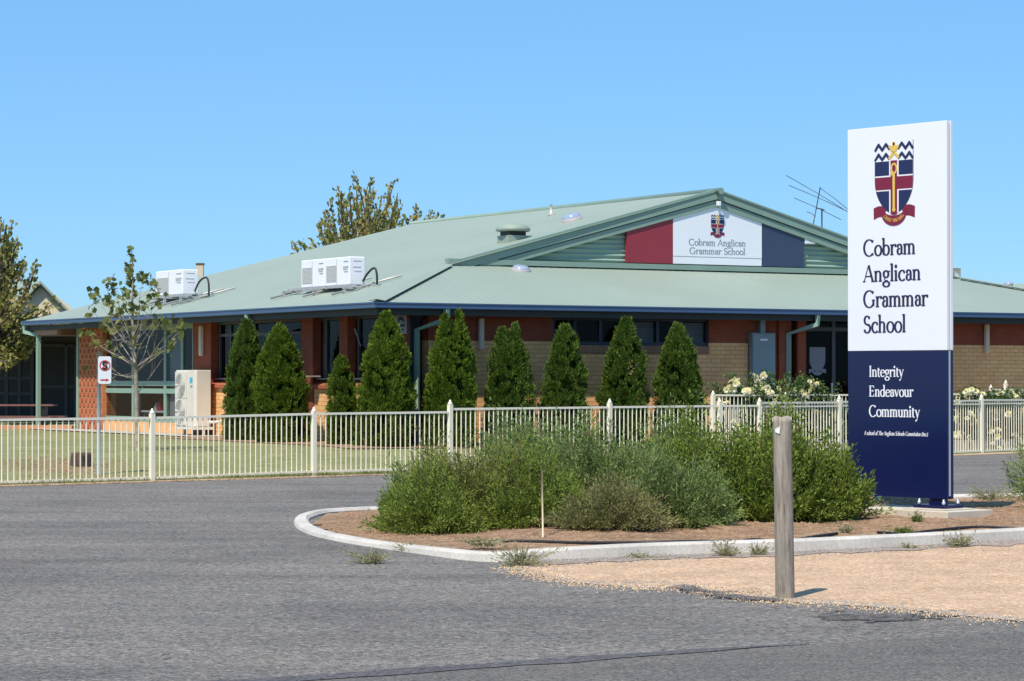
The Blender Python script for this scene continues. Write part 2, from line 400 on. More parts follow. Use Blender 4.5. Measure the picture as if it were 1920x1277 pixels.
def leaf_obj(name, mat, parent, cen, dirs, nrm, ln, wd, origin=None, extra=None, shape=4):
    """many small leaf-shaped faces as one mesh; arrays of centres, long axes, face normals, lengths, widths"""
    cen, dirs, nrm = (np.asarray(x, float) for x in (cen, dirs, nrm))
    n = len(cen); ln = np.broadcast_to(ln, n)[:, None]; wd = np.broadcast_to(wd, n)[:, None]
    dirs /= np.linalg.norm(dirs, axis=1)[:, None] + 1e-9
    side = np.cross(dirs, nrm); side /= np.linalg.norm(side, axis=1)[:, None] + 1e-9
    up = np.cross(side, dirs)
    if shape == 4: ks = [(-.5, 0, 0), (.05, .5, .12), (.5, 0, 0), (.05, -.5, .12)]
    elif shape == 10:             # lobed plane-tree leaf
        ks = [(-.5, 0, 0), (-.32, .30, .05), (-.08, .52, .1), (.02, .24, .03), (.26, .42, .05), (.22, .13, 0), (.55, 0, -.06),
              (.22, -.13, 0), (.26, -.42, .05), (.02, -.24, .03), (-.08, -.52, .1), (-.32, -.30, .05)]
    k = len(ks)
    v = np.empty((n, k, 3))
    for i, (a, b, c) in enumerate(ks): v[:, i] = cen + dirs * ln * a + side * wd * b + up * wd * c
    V = v.reshape(-1, 3); faces = np.arange(n * k, dtype=np.int32)
    nv0 = 0
    ev, ef = (extra if extra else ([], []))
    me = bpy.data.meshes.new(name)
    allv = np.vstack([V, np.array(ev)]) if len(ev) else V
    me.vertices.add(len(allv)); me.vertices.foreach_set('co', allv.ravel())
    loops = list(faces); starts = list(range(0, n * k, k)); tot = [k] * n
    off = n * k
    for f in ef:
        starts.append(len(loops)); tot.append(len(f)); loops += [off + i for i in f]
    me.loops.add(len(loops)); me.loops.foreach_set('vertex_index', np.array(loops, dtype=np.int32))
    me.polygons.add(len(starts)); me.polygons.foreach_set('loop_start', np.array(starts, dtype=np.int32))
    me.polygons.foreach_set('loop_total', np.array(tot, dtype=np.int32))
    if len(ef):
        mi = np.zeros(len(starts), dtype=np.int32); mi[n:] = 1; me.polygons.foreach_set('material_index', mi)
    me.update(calc_edges=True); me.validate()
    mats = mat if isinstance(mat, (list, tuple)) else [mat]
    return link(name, me, mats, parent, origin)

# ------------------------------------------------------------------ terrain
F0 = Vector((-7.14, 35.7, 0)); FD = Vector((.771, .637, 0)).normalized(); FN = Vector((-FD.y, FD.x, 0))
FC = F0 + FD * 14.93              # where the front fence meets the rose-garden fence
D2 = Vector((6.24, 7.1, 0)).normalized()
def sdist(x, y):
    p = Vector((x, y, 0)) - F0
    if p.dot(FD) <= 14.93: return p.dot(FN)
    q = Vector((x, y, 0)) - FC
    det = D2.x * FN.y - D2.y * FN.x
    return (D2.x * q.y - D2.y * q.x) / det
def gz(x, y):
    t = min(1, max(0, (sdist(x, y) - .5) / 6.0)); return .24 * t * t * (3 - 2 * t)
def sheet(name, pts, z, mat, kind='structure'):
    mb = MB(); mb.face([(p[0], p[1], z) for p in pts]); o = mb.build(name, mat); return tag(o, kind=kind)
g = MB(); g.face([(-900, -300, -.03), (900, -300, -.03), (900, 1500, -.03), (-900, 1500, -.03)])
tag(g.build('ground', M['dirt']), kind='structure')
# driveway of weathered chip seal
def lat(p, k): return p + FN * k
edge = [F0 + FD * t for t in np.arange(-45, 14.9, .5)] + [FC + D2 * t for t in np.arange(0, 30, .5)]
dp = [(-45, -2, 0), (60, -2, 0), (60, 70, 0)] + [tuple(lat(p, -.12)) for p in reversed(edge)]
sheet('driveway', dp, 0.0, M['asphalt'])
# lawn and verge up to the building, rising gently
lw = MB(); rows = [0, .25, .5, 1, 1.5, 2, 3, 4, 5, 6, 7, 9, 13, 20, 40]
er = random.Random(3); wob = 0
grid = []
for i, p in enumerate(edge):
    wob = .6 * wob + er.uniform(-.07, .07)
    e0 = -.34 + wob + .08 * math.sin(i * .5)
    line = []
    for s in [e0] + rows:
        q = lat(p, s); line.append((q.x, q.y, gz(q.x, q.y) + (.012 if s != e0 else .004)))
    grid.append(line)
nc = len(rows) + 1
lw.v = [q for l in grid for q in l]
for i in range(len(grid) - 1):
    for j in range(nc - 1):
        a = i * nc + j; lw.f.append((a, a + nc, a + nc + 1, a + 1)); lw.m.append(1 if j == 0 else 0); lw.sm.append(True)
tag(lw.build('lawn', [M['lawn'], M['dirt']]), kind='structure')
# public road: darker smooth asphalt in the foreground, and a cast shadow painted along its edge as a dark strip
ra, rb, rc = gnd(560, 1277), gnd(1440, 1215), gnd(1920, 1186)
dr = (rb - ra).normalized(); dr2 = (rc - rb).normalized()
roadedge = [ra - dr * 40] + [ra + dr * t for t in np.linspace(0, (rb - ra).length, 12)] + [rb + dr2 * t for t in np.linspace(.3, 45, 40)]
roadedge = [p + Vector((0, er.uniform(-.025, .025), 0)) for p in roadedge]
sheet('road', [(-40, -40, 0), (55, -40, 0)] + [tuple(p) for p in reversed(roadedge)], .004, M['road'])
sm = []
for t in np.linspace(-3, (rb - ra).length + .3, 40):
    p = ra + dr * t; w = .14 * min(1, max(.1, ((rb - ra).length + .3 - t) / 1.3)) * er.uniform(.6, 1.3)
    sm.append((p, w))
sheet('painted_shadow_tar', [(p.x, p.y + w + .05, 0) for p, w in sm] + [(p.x, p.y - w + .05, 0) for p, w in reversed(sm)], .008, M['dark_line'])  # flat dark sheet that paints a soft shadow along the road edge
# kerbed island: kerb outline
kf = [(547, 968), (552, 990), (580, 1004), (620, 1013), (662, 1021), (728, 1031), (801, 1041), (885, 1053), (960, 1055), (1020, 1052),
      (1152, 1047), (1300, 1041), (1489, 1036), (1666, 1027.5), (1920, 1013.5)]
outer = [gnd(548, 967, .05) - Vector((0, 0, .05))] + [gnd(u, v) for u, v in kf[1:]]
dlast = (outer[-1] - outer[-2]).normalized(); outer.append(outer[-1] + dlast * 9)
kbk = [(560, 960.5), (577, 955.5), (600, 952), (650, 949), (706, 946.5)]
back = [gnd(u, v, .06) for u, v in kbk]
back = [Vector((p.x, p.y, 0)) for p in back]
bend = Vector((5.4, 30.7, 0)); back += [bend, bend + Vector((6.0, 2.2, 0)), bend + Vector((12, 5, 0))]
def smooth(ps, n=2):
    for _ in range(n):
        q = [ps[0]]
        for a, b in zip(ps, ps[1:]): q += [a * .75 + b * .25, a * .25 + b * .75]
        q.append(ps[-1]); ps = q
    return ps
loop = smooth(list(reversed(back)) + outer, 2)
KH, KW = .11, .165
def khz(x):
    t = min(1, max(0, (x + 1.5) / 2.6)); return .05 + .06 * t * t * (3 - 2 * t)
kin = []
for i, p in enumerate(loop):
    d = (loop[min(i + 1, len(loop) - 1)] - loop[max(i - 1, 0)]).normalized()
    kin.append(p + Vector((-d.y, d.x, 0)) * KW)
kb = MB()
prof = [(0, -.02, 0), (.02, KH - .02, 0), (.045, KH, 0), (KW - .03, KH, 0), (KW, KH - .03, 0), (KW, -.02, 0)]
for i, p in enumerate(loop):
    d = (loop[min(i + 1, len(loop) - 1)] - loop[max(i - 1, 0)]).normalized(); nrm = Vector((-d.y, d.x, 0))
    kz = khz(p.x)
    for (o, z, _) in prof: kb.v.append(tuple(p + nrm * o + Vector((0, 0, z if z < 0 else z - KH + kz))))
npf = len(prof)
for i in range(len(loop) - 1):
    for j in range(npf - 1):
        a = i * npf + j; kb.f.append((a, a + npf, a + npf + 1, a + 1)); kb.m.append(0); kb.sm.append(False)
tag(kb.build('kerb', M['kerb']), kind='structure')
# bed inside the kerb: a bumpy grid clipped to the outline
def inside(x, y, poly):
    c = False; j = len(poly) - 1
    for i in range(len(poly)):
        if (poly[i].y > y) != (poly[j].y > y) and x < (poly[j].x - poly[i].x) * (y - poly[i].y) / (poly[j].y - poly[i].y) + poly[i].x: c = not c
        j = i
    return c
def bedz(x, y): return .12 * math.exp(-((x - 4.15) / .5) ** 2 - ((y - 29.1) / .7) ** 2) + max(.012, khz(x) - .045 + (khz(x) / .11) * .6 * ( .022 * math.sin(x * 3.1 + y * 1.3) + .018 * math.sin(x * 1.7 - y * 4.1) + .012 * math.sin(x * 9 + y * 7)))
bed = MB(); st = .12; idx = {}
for i in range(int(18 / st)):
    for j in range(int(13 / st)):
        x, y = -3 + i * st, 21.5 + j * st
        if inside(x, y, kin):
            k = []
            for dx, dy in ((0, 0), (1, 0), (1, 1), (0, 1)):
                key = (i + dx, j + dy)
                if key not in idx:
                    idx[key] = len(bed.v); bed.v.append((x + dx * st, y + dy * st, bedz(x + dx * st, y + dy * st)))
                k.append(idx[key])
            bed.f.append(tuple(k)); bed.m.append(0); bed.sm.append(True)
tag(bed.build('garden_bed', M['mulch']), kind='structure')
# orange gravel verge between kerb and road
low = [(955, 1058), (972, 1066), (995, 1075), (1025, 1084), (1100, 1095), (1200, 1103), (1230, 1096), (1300, 1103), (1352, 1113), (1400, 1121),
       (1470, 1127), (1600, 1136), (1750, 1149), (1920, 1166)]
lp = [gnd(u, v) for u, v in low]; lp.append(lp[-1] + (lp[-1] - lp[-2]) * 4)
lp = smooth(lp, 2); lp = [p + Vector((er.uniform(-.03, .03), er.uniform(-.05, .05), 0)) for p in lp]
up = [p + Vector((0, .05, 0)) for p in outer[8:]]
sheet('gravel_verge', [tuple(p) for p in up] + [tuple(p) for p in reversed(lp)], .006, M['gravel'])

def ragged(name, line, w0, w1, z, mat, seed):
    q = random.Random(seed); a, b = [], []
    for i, p in enumerate(line):
        k = .5 + .5 * math.sin(i * .9 + seed) * math.sin(i * .37)
        a.append((p.x, p.y + w0 * (.5 + q.uniform(.2, .8)), z)); b.append((p.x, p.y - w1 * (.45 + .4 * k + q.uniform(0, .45)), z))
    mb = MB()
    for i in range(len(a) - 1): mb.face([b[i], b[i + 1], a[i + 1], a[i]])
    return tag(mb.build(name, mat), kind='structure')
def dense(ps, st=.12):
    out = []
    for p, q in zip(ps, ps[1:]):
        n = max(1, int((q - p).length / st)); out += [p.lerp(q, i / n) for i in range(n)]
    return out
ragged('kerb_dirt', dense(outer[8:]), -.02, .55, .011, M['greydirt'], 4)
ragged('verge_edge', dense(lp), .26, .05, .008, M['edgedirt'], 9)

# ------------------------------------------------------------------ serif lettering (pen strokes, thick stems and thin joins)
T_, t_ = .088, .034
def arc(cx, cy, rx, ry, a0, a1, n=14):
    return [(cx + rx * math.cos(R(a0 + (a1 - a0) * i / n)), cy + ry * math.sin(R(a0 + (a1 - a0) * i / n))) for i in range(n + 1)]
def stem(x, y0, y1): return [(x, y0), (x, y1)]
def foot(x, y=0.0, w=.085): return ('s', x - w, x + w, y + .012)
def flag(x, y): return [(x - .085, y - .035), (x - .01, y - .008)]
G = {
 ' ': (.22, []),
 'A': (.60, [('t', [(.06, 0), (.29, .66)]), [(.30, .67), (.52, 0)], ('t', [(.15, .22), (.42, .22)]), foot(.06, 0, .07), foot(.52, 0, .08)]),
 'C': (.62, [arc(.33, .325, .27, .335, 42, 318, 24), ('T', [(.535, .55), (.545, .64)]), ('T', [(.535, .10), (.55, .02)])]),
 'G': (.68, [arc(.33, .325, .27, .335, 42, 325, 24), ('T', [(.535, .55), (.545, .64)]), stem(.55, .05, .28), foot(.55, .27, .08)]),
 'S': (.46, [arc(.22, .49, .135, .165, 25, 255, 16), [(.17, .345), (.29, .29)], arc(.23, .165, .155, .17, 75, -160, 16), ('T', [(.35, .54), (.355, .64)]), ('T', [(.075, .02), (.08, .13)])]),
 'I': (.28, [stem(.13, 0, .65), foot(.13), foot(.13, .63)]),
 'E': (.52, [stem(.12, 0, .65), ('s', .03, .42, .015), ('s', .03, .41, .638), ('s', .12, .34, .34), ('T', [(.42, .02), (.44, .15)]), ('T', [(.41, .63), (.42, .52)]), ('T', [(.34, .28), (.34, .40)])]),
 'T': (.55, [stem(.27, 0, .65), foot(.27), ('s', .03, .51, .638), ('T', [(.04, .63), (.03, .50)]), ('T', [(.50, .63), (.51, .50)])]),
 'a': (.37, [arc(.165, .30, .105, .115, 150, 0, 10), [(.27, .31), (.27, .06)], ('t', [(.27, .05), (.35, .03)]), arc(.165, .125, .105, .118, 75, 330, 12), ('d', .075, .335, .045)]),
 'b': (.44, [stem(.08, .02, .70), flag(.08, .70), arc(.21, .205, .155, .205, 0, 360, 20)]),
 'c': (.37, [arc(.205, .205, .165, .205, 50, 318, 16), ('d', .305, .335, .042)]),
 'd': (.45, [stem(.33, .02, .70), flag(.33, .70), ('s', .30, .42, .015), arc(.195, .205, .155, .205, 0, 360, 20)]),
 'e': (.38, [arc(.20, .205, .165, .205, 8, 318, 18), ('s', .06, .36, .235)]),
 'f': (.25, [stem(.10, 0, .56), arc(.20, .56, .10, .14, 180, 50, 8), ('s', .01, .24, .41), foot(.10), ('d', .25, .655, .04)]),
 'g': (.40, [arc(.18, .285, .125, .135, 0, 360, 18), arc(.19, -.115, .16, .105, 0, 360, 18), ('t', [(.11, .17), (.09, .06)]), [(.10, .035), (.27, .015)], ('t', [(.27, .37), (.39, .405)])]),
 'h': (.44, [stem(.08, 0, .70), flag(.08, .70), arc(.20, .28, .12, .135, 175, 0, 12), stem(.32, 0, .29), foot(.08), foot(.32)]),
 'i': (.21, [stem(.09, 0, .42), flag(.09, .42), foot(.09), ('d', .085, .58, .058)]),
 'l': (.21, [stem(.09, 0, .70), flag(.09, .70), foot(.09)]),
 'm': (.66, [stem(.08, 0, .42), flag(.08, .42), arc(.19, .28, .115, .135, 175, 0, 12), stem(.305, 0, .29), arc(.42, .28, .115, .135, 175, 0, 12), stem(.535, 0, .29), foot(.08), foot(.305), foot(.535)]),
 'n': (.44, [stem(.08, 0, .42), flag(.08, .42), arc(.20, .28, .12, .135, 175, 0, 12), stem(.32, 0, .29), foot(.08), foot(.32)]),
 'o': (.42, [arc(.205, .205, .168, .208, 0, 360, 24)]),
 'r': (.32, [stem(.08, 0, .42), flag(.08, .42), arc(.21, .27, .125, .14, 175, 70, 10), foot(.08), ('d', .275, .375, .048)]),
 's': (.31, [arc(.15, .31, .09, .105, 30, 250, 12), [(.12, .225), (.19, .19)], arc(.15, .108, .105, .11, 70, -155, 12)]),
 't': (.27, [stem(.10, .09, .53), arc(.19, .09, .09, .09, 180, 300, 8), ('s', .01, .24, .41)]),
 'u': (.44, [stem(.08, .12, .42), arc(.195, .13, .115, .128, 180, 355, 12), stem(.32, .0, .42), flag(.08, .42), flag(.32, .42), ('s', .31, .41, .014)]),
 'v': (.39, [[(.05, .42), (.19, .0)], ('t', [(.33, .42), (.20, .0)]), foot(.05, .395, .06), foot(.33, .395, .05)]),
 'y': (.39, [[(.05, .42), (.19, .02)], ('t', [(.33, .42), (.14, -.16), (.07, -.22)]), foot(.05, .395, .06), foot(.33, .395, .05), ('d', .065, -.2, .042)]),
 'H': (.6, [stem(.12, 0, .65), stem(.46, 0, .65), ('s', .1, .48, .33), foot(.12), foot(.46), foot(.12, .63), foot(.46, .63)]),
 'K': (.58, [stem(.12, 0, .65), ('t', [(.14, .3), (.45, .64)]), [(.22, .38), (.5, 0)], foot(.12), foot(.12, .63)]),
 'N': (.62, [('t', stem(.12, 0, .65)), [(.12, .65), (.5, 0)], ('t', stem(.5, 0, .65)), foot(.12), foot(.5, .63)]),
 'R': (.56, [stem(.12, 0, .65), arc(.25, .48, .15, .16, 95, -95, 10), [(.25, .32), (.5, 0)], foot(.12), foot(.12, .63)]),
 '(': (.25, [arc(.30, .24, .20, .45, 130, 230, 8)]), ')': (.25, [arc(-.05, .24, .20, .45, 50, -50, 8)]),
 '.': (.18, [('d', .08, .05, .05)]),
}
def advance(txt): return sum(G[c][0] for c in txt)
class Plane:
    """flat surface: origin o, right vector x, up vector y, outward normal n"""
    def __init__(s, o, x, y, n): s.o, s.x, s.y, s.n = Vector(o), Vector(x), Vector(y), Vector(n)
    def p(s, a, b, h=0): return s.o + s.x * a + s.y * b + s.n * h
    def pix(s, u, v):
        r = ray(u, v); t = (s.o - CAM).dot(s.n) / r.dot(s.n); q = CAM + r * t - s.o
        return q.dot(s.x), q.dot(s.y)
def poly_on(mb, pl, pts, h, m=0, th=.002):
    area = sum(pts[i][0] * pts[(i + 1) % len(pts)][1] - pts[(i + 1) % len(pts)][0] * pts[i][1] for i in range(len(pts)))
    if area < 0: pts = pts[::-1]
    mb.prism([pl.p(a, b, h) for a, b in pts], pl.n * th, m)
def text_on(mb, pl, txt, x0, y0, x1, y1, cap, h=.0015, m=0, bold=1.0, slant=0.0, curve=None):
    sx = (x1 - x0) / advance(txt); sy = cap / .66; tilt = (y1 - y0) / (x1 - x0)
    cx = x0; k = 0
    def put(px, py):
        X = cx + (px + slant * py) * sx
        if curve: return curve(X, py * sy)
        return X, y0 + (X - x0) * tilt + py * sy
    for c in txt:
        adv, st = G[c]
        for s in st:
            k += 1; hh = h + (k % 7) * .00025
            if isinstance(s, tuple) and s[0] == 's':
                w = t_ * .5 * bold
                poly_on(mb, pl, [put(s[1], s[3] - w), put(s[2], s[3] - w), put(s[2], s[3] + w), put(s[1], s[3] + w)], hh, m); continue
            if isinstance(s, tuple) and s[0] == 'd':
                r = s[3] * bold
                poly_on(mb, pl, [put(s[1] + r * math.cos(2 * math.pi * i / 10), s[2] + r * 1.05 * math.sin(2 * math.pi * i / 10)) for i in range(10)], hh, m); continue
            mode = 'p'
            if isinstance(s, tuple): mode, s = s
            L, Rr = [], []
            for i, p in enumerate(s):
                a = s[max(i - 1, 0)]; b = s[min(i + 1, len(s) - 1)]
                dx, dy = b[0] - a[0], b[1] - a[1]; l = math.hypot(dx, dy) or 1
                dx, dy = dx / l, dy / l
                w = {'p': t_ + (T_ - t_) * abs(dy) ** 1.3, 't': t_ * 1.05, 'T': t_ * 1.2}[mode] * .5 * bold
                L.append((p[0] - dy * w, p[1] + dx * w)); Rr.append((p[0] + dy * w, p[1] - dx * w))
            for i in range(len(s) - 1):
                poly_on(mb, pl, [put(*Rr[i]), put(*Rr[i + 1]), put(*L[i + 1]), put(*L[i])], hh + (i % 2) * .0001, m)
        cx += adv * sx
def band_on(mb, pl, pts, w, h, m):
    for i in range(len(pts) - 1):
        (ax, ay), (bx, by) = pts[i], pts[i + 1]; l = math.hypot(bx - ax, by - ay) or 1
        ox, oy = -(by - ay) / l * w / 2, (bx - ax) / l * w / 2
        ex, ey = (bx - ax) / l * w * .3, (by - ay) / l * w * .3
        poly_on(mb, pl, [(ax - ex + ox, ay - ey + oy), (ax - ex - ox, ay - ey - oy), (bx + ex - ox, by + ey - oy), (bx + ex + ox, by + ey + oy)], h + (i % 2) * .0003, m)
CREST = ['crestblack', 'crestwhite', 'crestnavy', 'crestred', 'crestgold']
def crest(mb, pl, cx, cy, kx, ky, one=None, detail=True):
    """school arms, drawn from (x, y) in a 460 x 900 field centred on (437, 560)"""
    P = lambda x, y: (cx + (x - 437) * kx, cy - (y - 560) * ky)
    m = (lambda i: i) if one is None else (lambda i: one)
    def half(y):
        if y < 560: return 202.0
        t = (y - 560) / 392; return 202 * max(0, 1 - t ** 2.3) ** .75
    def shield(y0, y1, x0, x1, h, mm, grow=0):
        ys = [y0 + (y1 - y0) * i / 14 for i in range(15)]
        r = [(min(x1, 437 + half(y) + grow), y) for y in ys]; l = [(max(x0, 437 - half(y) - grow), y) for y in ys]
        if r[0][0] - l[0][0] < 1: return
        pts = []
        for q in l + r[::-1]:
            if not pts or math.hypot(q[0] - pts[-1][0], q[1] - pts[-1][1]) > .5: pts.append(q)
        poly_on(mb, pl, [P(*q) for q in pts], h, mm, .0006)
    if one is None: shield(352, 950, 0, 900, .001, m(0), 6)
    # ribbon
    rib = [[(216, 868), (262, 848), (330, 846), (352, 905), (322, 962), (268, 968), (218, 992)], [(660, 868), (612, 848), (544, 846), (522, 905), (552, 962), (606, 968), (658, 992)]]
    for q in rib: poly_on(mb, pl, [P(*k) for k in q], .0012, m(3), .0006)
    o_ = [(437 + 134 * math.cos(R(a)), 925 + 140 * math.sin(R(a))) for a in range(5, 176, 10)]
    i_ = [(437 + 120 * math.cos(R(a)), 868 + 88 * math.sin(R(a))) for a in range(12, 169, 10)]
    if one is not None:
        shield(150, 950, 0, 900, .002, m(2)); poly_on(mb, pl, [P(*k) for k in o_], .0024, m(3), .0006); return
    shield(352, 950, 0, 900, .0022, m(1), 1)
    shield(370, 524, 0, 386, .0032, m(2)); shield(370, 524, 488, 900, .0032, m(2))
    shield(690, 915, 0, 386, .0032, m(2)); shield(690, 915, 488, 900, .0032, m(2))
    shield(540, 676, 0, 900, .0033, m(3)); 
    poly_on(mb, pl, [P(*k) for k in [(402, 366), (472, 366), (472, 940), (437, 950), (402, 940)]], .0040, m(3), .0006)
    for i in range(len(o_) - 1):
        f = lambda L, t: L[min(len(L) - 1, int(round(t * (len(L) - 1))))]
        poly_on(mb, pl, [P(*o_[i]), P(*o_[i + 1]), P(*f(i_, (i + 1) / (len(o_) - 1))), P(*f(i_, i / (len(o_) - 1)))], .0052 + (i % 2) * .0002, m(3), .0006)
    # wavy chief
    for y0 in (212, 318):
        for s in (-1, 1):
            pts = [(437 + s * x, y0 + dy) for x, dy in ((200, 34), (165, -26), (125, 34), (85, -26), (48, 26))]
            band_on(mb, pl, [P(*q) for q in pts], 30 * ky, .002, m(2))
    band_on(mb, pl, [P(643, 160), P(643, 370)], 4 * kx, .002, m(0))
    # crossed keys with star, crozier
    for a, b in (((392, 215), (486, 335)), ((482, 215), (390, 340))): band_on(mb, pl, [P(*a), P(*b)], 24 * kx, .003, m(4))
    band_on(mb, pl, [P(437, 180), P(437, 260)], 30 * kx, .0038, m(4))
    poly_on(mb, pl, [P(437 + r * math.sin(k * math.pi / 5), 225 - r * math.cos(k * math.pi / 5)) for k, r in enumerate([58, 24] * 5)], .0046, m(4), .0006)
    poly_on(mb, pl, [P(437 + 11 * math.cos(k), 190 + 20 * math.sin(k)) for k in np.linspace(0, 6.28, 8, False)], .0056, m(0), .0006)
    band_on(mb, pl, [P(437, 515), P(437, 905)], 24 * kx, .0052, m(4))
    poly_on(mb, pl, [P(437 + 18 * math.cos(k), 893 + 22 * math.sin(k)) for k in np.linspace(0, 6.28, 8, False)], .0058, m(4), .0006)
    lp_ = [P(440 + 27 * math.cos(R(a)), 452 + 50 * math.sin(R(a))) for a in range(150, -200, -20)]
    band_on(mb, pl, lp_, 15 * kx, .0052, m(4))
    band_on(mb, pl, [P(420, 520), P(408, 505), P(420, 480)], 14 * kx, .0056, m(4))
    if detail:
        rad = 118
        def cv(X, Y):
            ang = R(158) - (X / 1.0) * R(136)
            rr = 108 - Y
            return P(437 + (rr + 14) * math.cos(ang), 918 + (rr) * math.sin(ang))
        text_on(mb, pl, 'CHRIST THE KING', 0, 0, 1, 0, 34, .0062, m(4), 1.3, 0, cv)

# ================================================================== the school building
bld = empty('school_building', E0, 'long low brick school building with a pale green metal roof and a signed gable', 'building', rz=math.atan2(RX.y, RX.x))
LEN_A, LEN_B, AP, SK = 20.3, 18.6, 10.16, 3.34
GB = 3.55                                   # gable wall plane
ZF = .235                                   # floor level
A_W, B_W = .64, .54
PB = B_W - .15                               # face of the corner pier                        # wall planes of the left and the front side
def rz_(a): return EAVE + PT * min(a, LEN_A - a)
RIDGE = rz_(AP)
# roof: ribbed sheets running from eave to ridge
rf = MB(); per = .2
def rib(x):
    t = (x % per) / per
    return .0035 if t < .22 else 0.0
bs = [k * .05 for k in range(int(LEN_B / .05) + 1)]
def top_a(b):
    if b < SK: return b
    if b <= 17.2: return AP
    return AP * max(0, (LEN_B - b) / (LEN_B - 17.2))
for b0, b1 in zip(bs, bs[1:]):
    h0, h1 = rib(b0 + .01), rib(b1 + .01)
    z = lambda a, h: EAVE + PT * a + h
    rf.face([W(-.03, b0, z(-.03, h0)), W(top_a(b0), b0, z(top_a(b0), h0)), W(top_a(b1), b1, z(top_a(b1), h1)), W(-.03, b1, z(-.03, h1))])
rf.face([W(LEN_A, 0, EAVE), W(LEN_A, 17, EAVE), W(AP, 17, RIDGE), W(AP, SK, RIDGE), W(LEN_A - SK, SK, rz_(SK))])
roof = rf.build('roof', M['roof'], bld)
sk = MB()
as_ = [k * .05 for k in range(int(LEN_A / .05) + 1)]
def top_b(a): return min(a, GB, LEN_A - a)
for a0, a1 in zip(as_, as_[1:]):
    h0, h1 = rib(a0 + .01), rib(a1 + .01)
    sk.face([W(a0, -.03, EAVE - .008 + h0), W(a1, -.03, EAVE - .008 + h1), W(a1, top_b(a1), EAVE + PT * top_b(a1) + h1), W(a0, top_b(a0), EAVE + PT * top_b(a0) + h0)])
sk.build('skirt_roof', M['roof'], bld)
cp = MB()
cp.tube([W(AP, SK - .1, RIDGE + .0), W(AP, 17.25, RIDGE + .0)], .075, 8)
cp.build('ridge_cap', M['roof_trim'], bld)
for s in (0, 1):
    hc = MB()
    q = (lambda a: a) if s == 0 else (lambda a: LEN_A - a)
    for k, (o1, o2, h) in enumerate(((-.17, .0, .03), (.0, .17, .03))):
        pts = []
        for t, o in ((-.02, o1), (SK - .02, o1), (SK - .02, o2), (-.02, o2)):
            zz = EAVE + PT * max(0, t) + (.055 if o == 0 else .022)
            pts.append(W(q(t - o * .7), t + o * .7, zz))
        hc.face(pts); hc.face([p - Vector((0, 0, .012)) for p in pts])
    hc.build('hip_cap', M['roof'], bld)
apn = MB()
apn.lbox(SK + .1, LEN_A - SK - .1, GB - .17, GB - .012, EAVE + PT * (GB - .1) + .018, EAVE + PT * GB + .10)
apn.build('apron_flashing', M['roof_trim'], bld)
# barge boards of the gable
for s in (0, 1):
    bb = MB()
    q = (lambda a: a) if s == 0 else (lambda a: LEN_A - a)
    def slab(b0, b1, dz0, dz1, m=0):
        a0, a1 = SK - .05, AP
        pts = [W(q(a0), b0, rz_(a0) + dz0), W(q(a1), b0, RIDGE + dz0), W(q(a1), b0, RIDGE + dz1), W(q(a0), b0, rz_(a0) + dz1)]
        bb.prism(pts if s == 0 else pts[::-1], LY * (b1 - b0), m)
    slab(3.37, 3.52, -.165, .05); slab(3.405, 3.52, -.33, -.19); slab(3.425, 3.56, -.191, -.164, 1)
    bb.build('barge_board', [M['roof_trim'], M['fascia']], bld)
# gable wall: horizontal corrugated cladding between the slopes
gw = MB(); z = EAVE + PT * GB - .05; dzz = .105 / 8; k = 0
zs = []
while z < RIDGE - .12:
    zs.append((z, .020 * math.cos(2 * math.pi * k / 8))); z += dzz; k += 1
for (z0, o0), (z1, o1) in zip(zs, zs[1:]):
    a0, a1 = max(SK, (z0 - EAVE) / PT) + .05, max(SK, (z1 - EAVE) / PT) + .05
    gw.face([W(a0, GB - o0, z0), W(LEN_A - a0, GB - o0, z0), W(LEN_A - a1, GB - o1, z1), W(a1, GB - o1, z1)], 0, True)
gw.build('gable_wall', M['gable_clad'], bld)
# gutters, fascia, soffit
for nm, bx in (('gutter', ((-.10, .0, -.10, LEN_B), (0, LEN_A, -.10, .0))),):
    for (a0, a1, b0, b1) in bx:
        gt = MB(); gt.lbox(a0, a1, b0, b1, EAVE - .118, EAVE - .008)
        o = gt.build('gutter', M['gutter'], bld, bevel=.012)
        lip = MB()
        if a0 < 0: lip.lbox(-.112, -.088, -.112, LEN_B, EAVE - .03, EAVE - .004)
        else: lip.lbox(-.086, LEN_A, -.112, -.088, EAVE - .03, EAVE - .004)
        lip.build('gutter_lip', M['gutter'], o)
fa = MB(); fa.lbox(.012, .045, .045, LEN_B - .02, EAVE - .24, EAVE - .12); fa.lbox(.012, LEN_A, .012, .043, EAVE - .24, EAVE - .12)
fa.build('fascia', M['fascia'], bld)
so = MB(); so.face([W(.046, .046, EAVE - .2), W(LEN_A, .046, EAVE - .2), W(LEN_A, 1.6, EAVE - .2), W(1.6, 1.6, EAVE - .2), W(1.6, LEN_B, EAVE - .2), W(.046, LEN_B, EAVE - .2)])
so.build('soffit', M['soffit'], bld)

BU = lambda u, a=A_W, v=700: pixA(u, v, a)[0]
AU = lambda u, b=B_W, v=700: pixB(u, v, b)[0]
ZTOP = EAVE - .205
zdiv = pixB(1395, 643.5, B_W)[1]
def wall_part(name, segs, parent=bld, mats=None):
    for s in segs:
        mb = MB(); mb.lbox(*s); mb.build(name, mats, parent)
# --- left side (walls facing the lawn)
b_end, b_g0, b_g1 = BU(148), BU(192), BU(363)
z_sill = pixA(480, 716, A_W)[1]
pier = MB(); pier.lbox(A_W, A_W + .35, b_g0, b_end, .05, ZTOP)
zp = pixA(170, 702, A_W)[1]
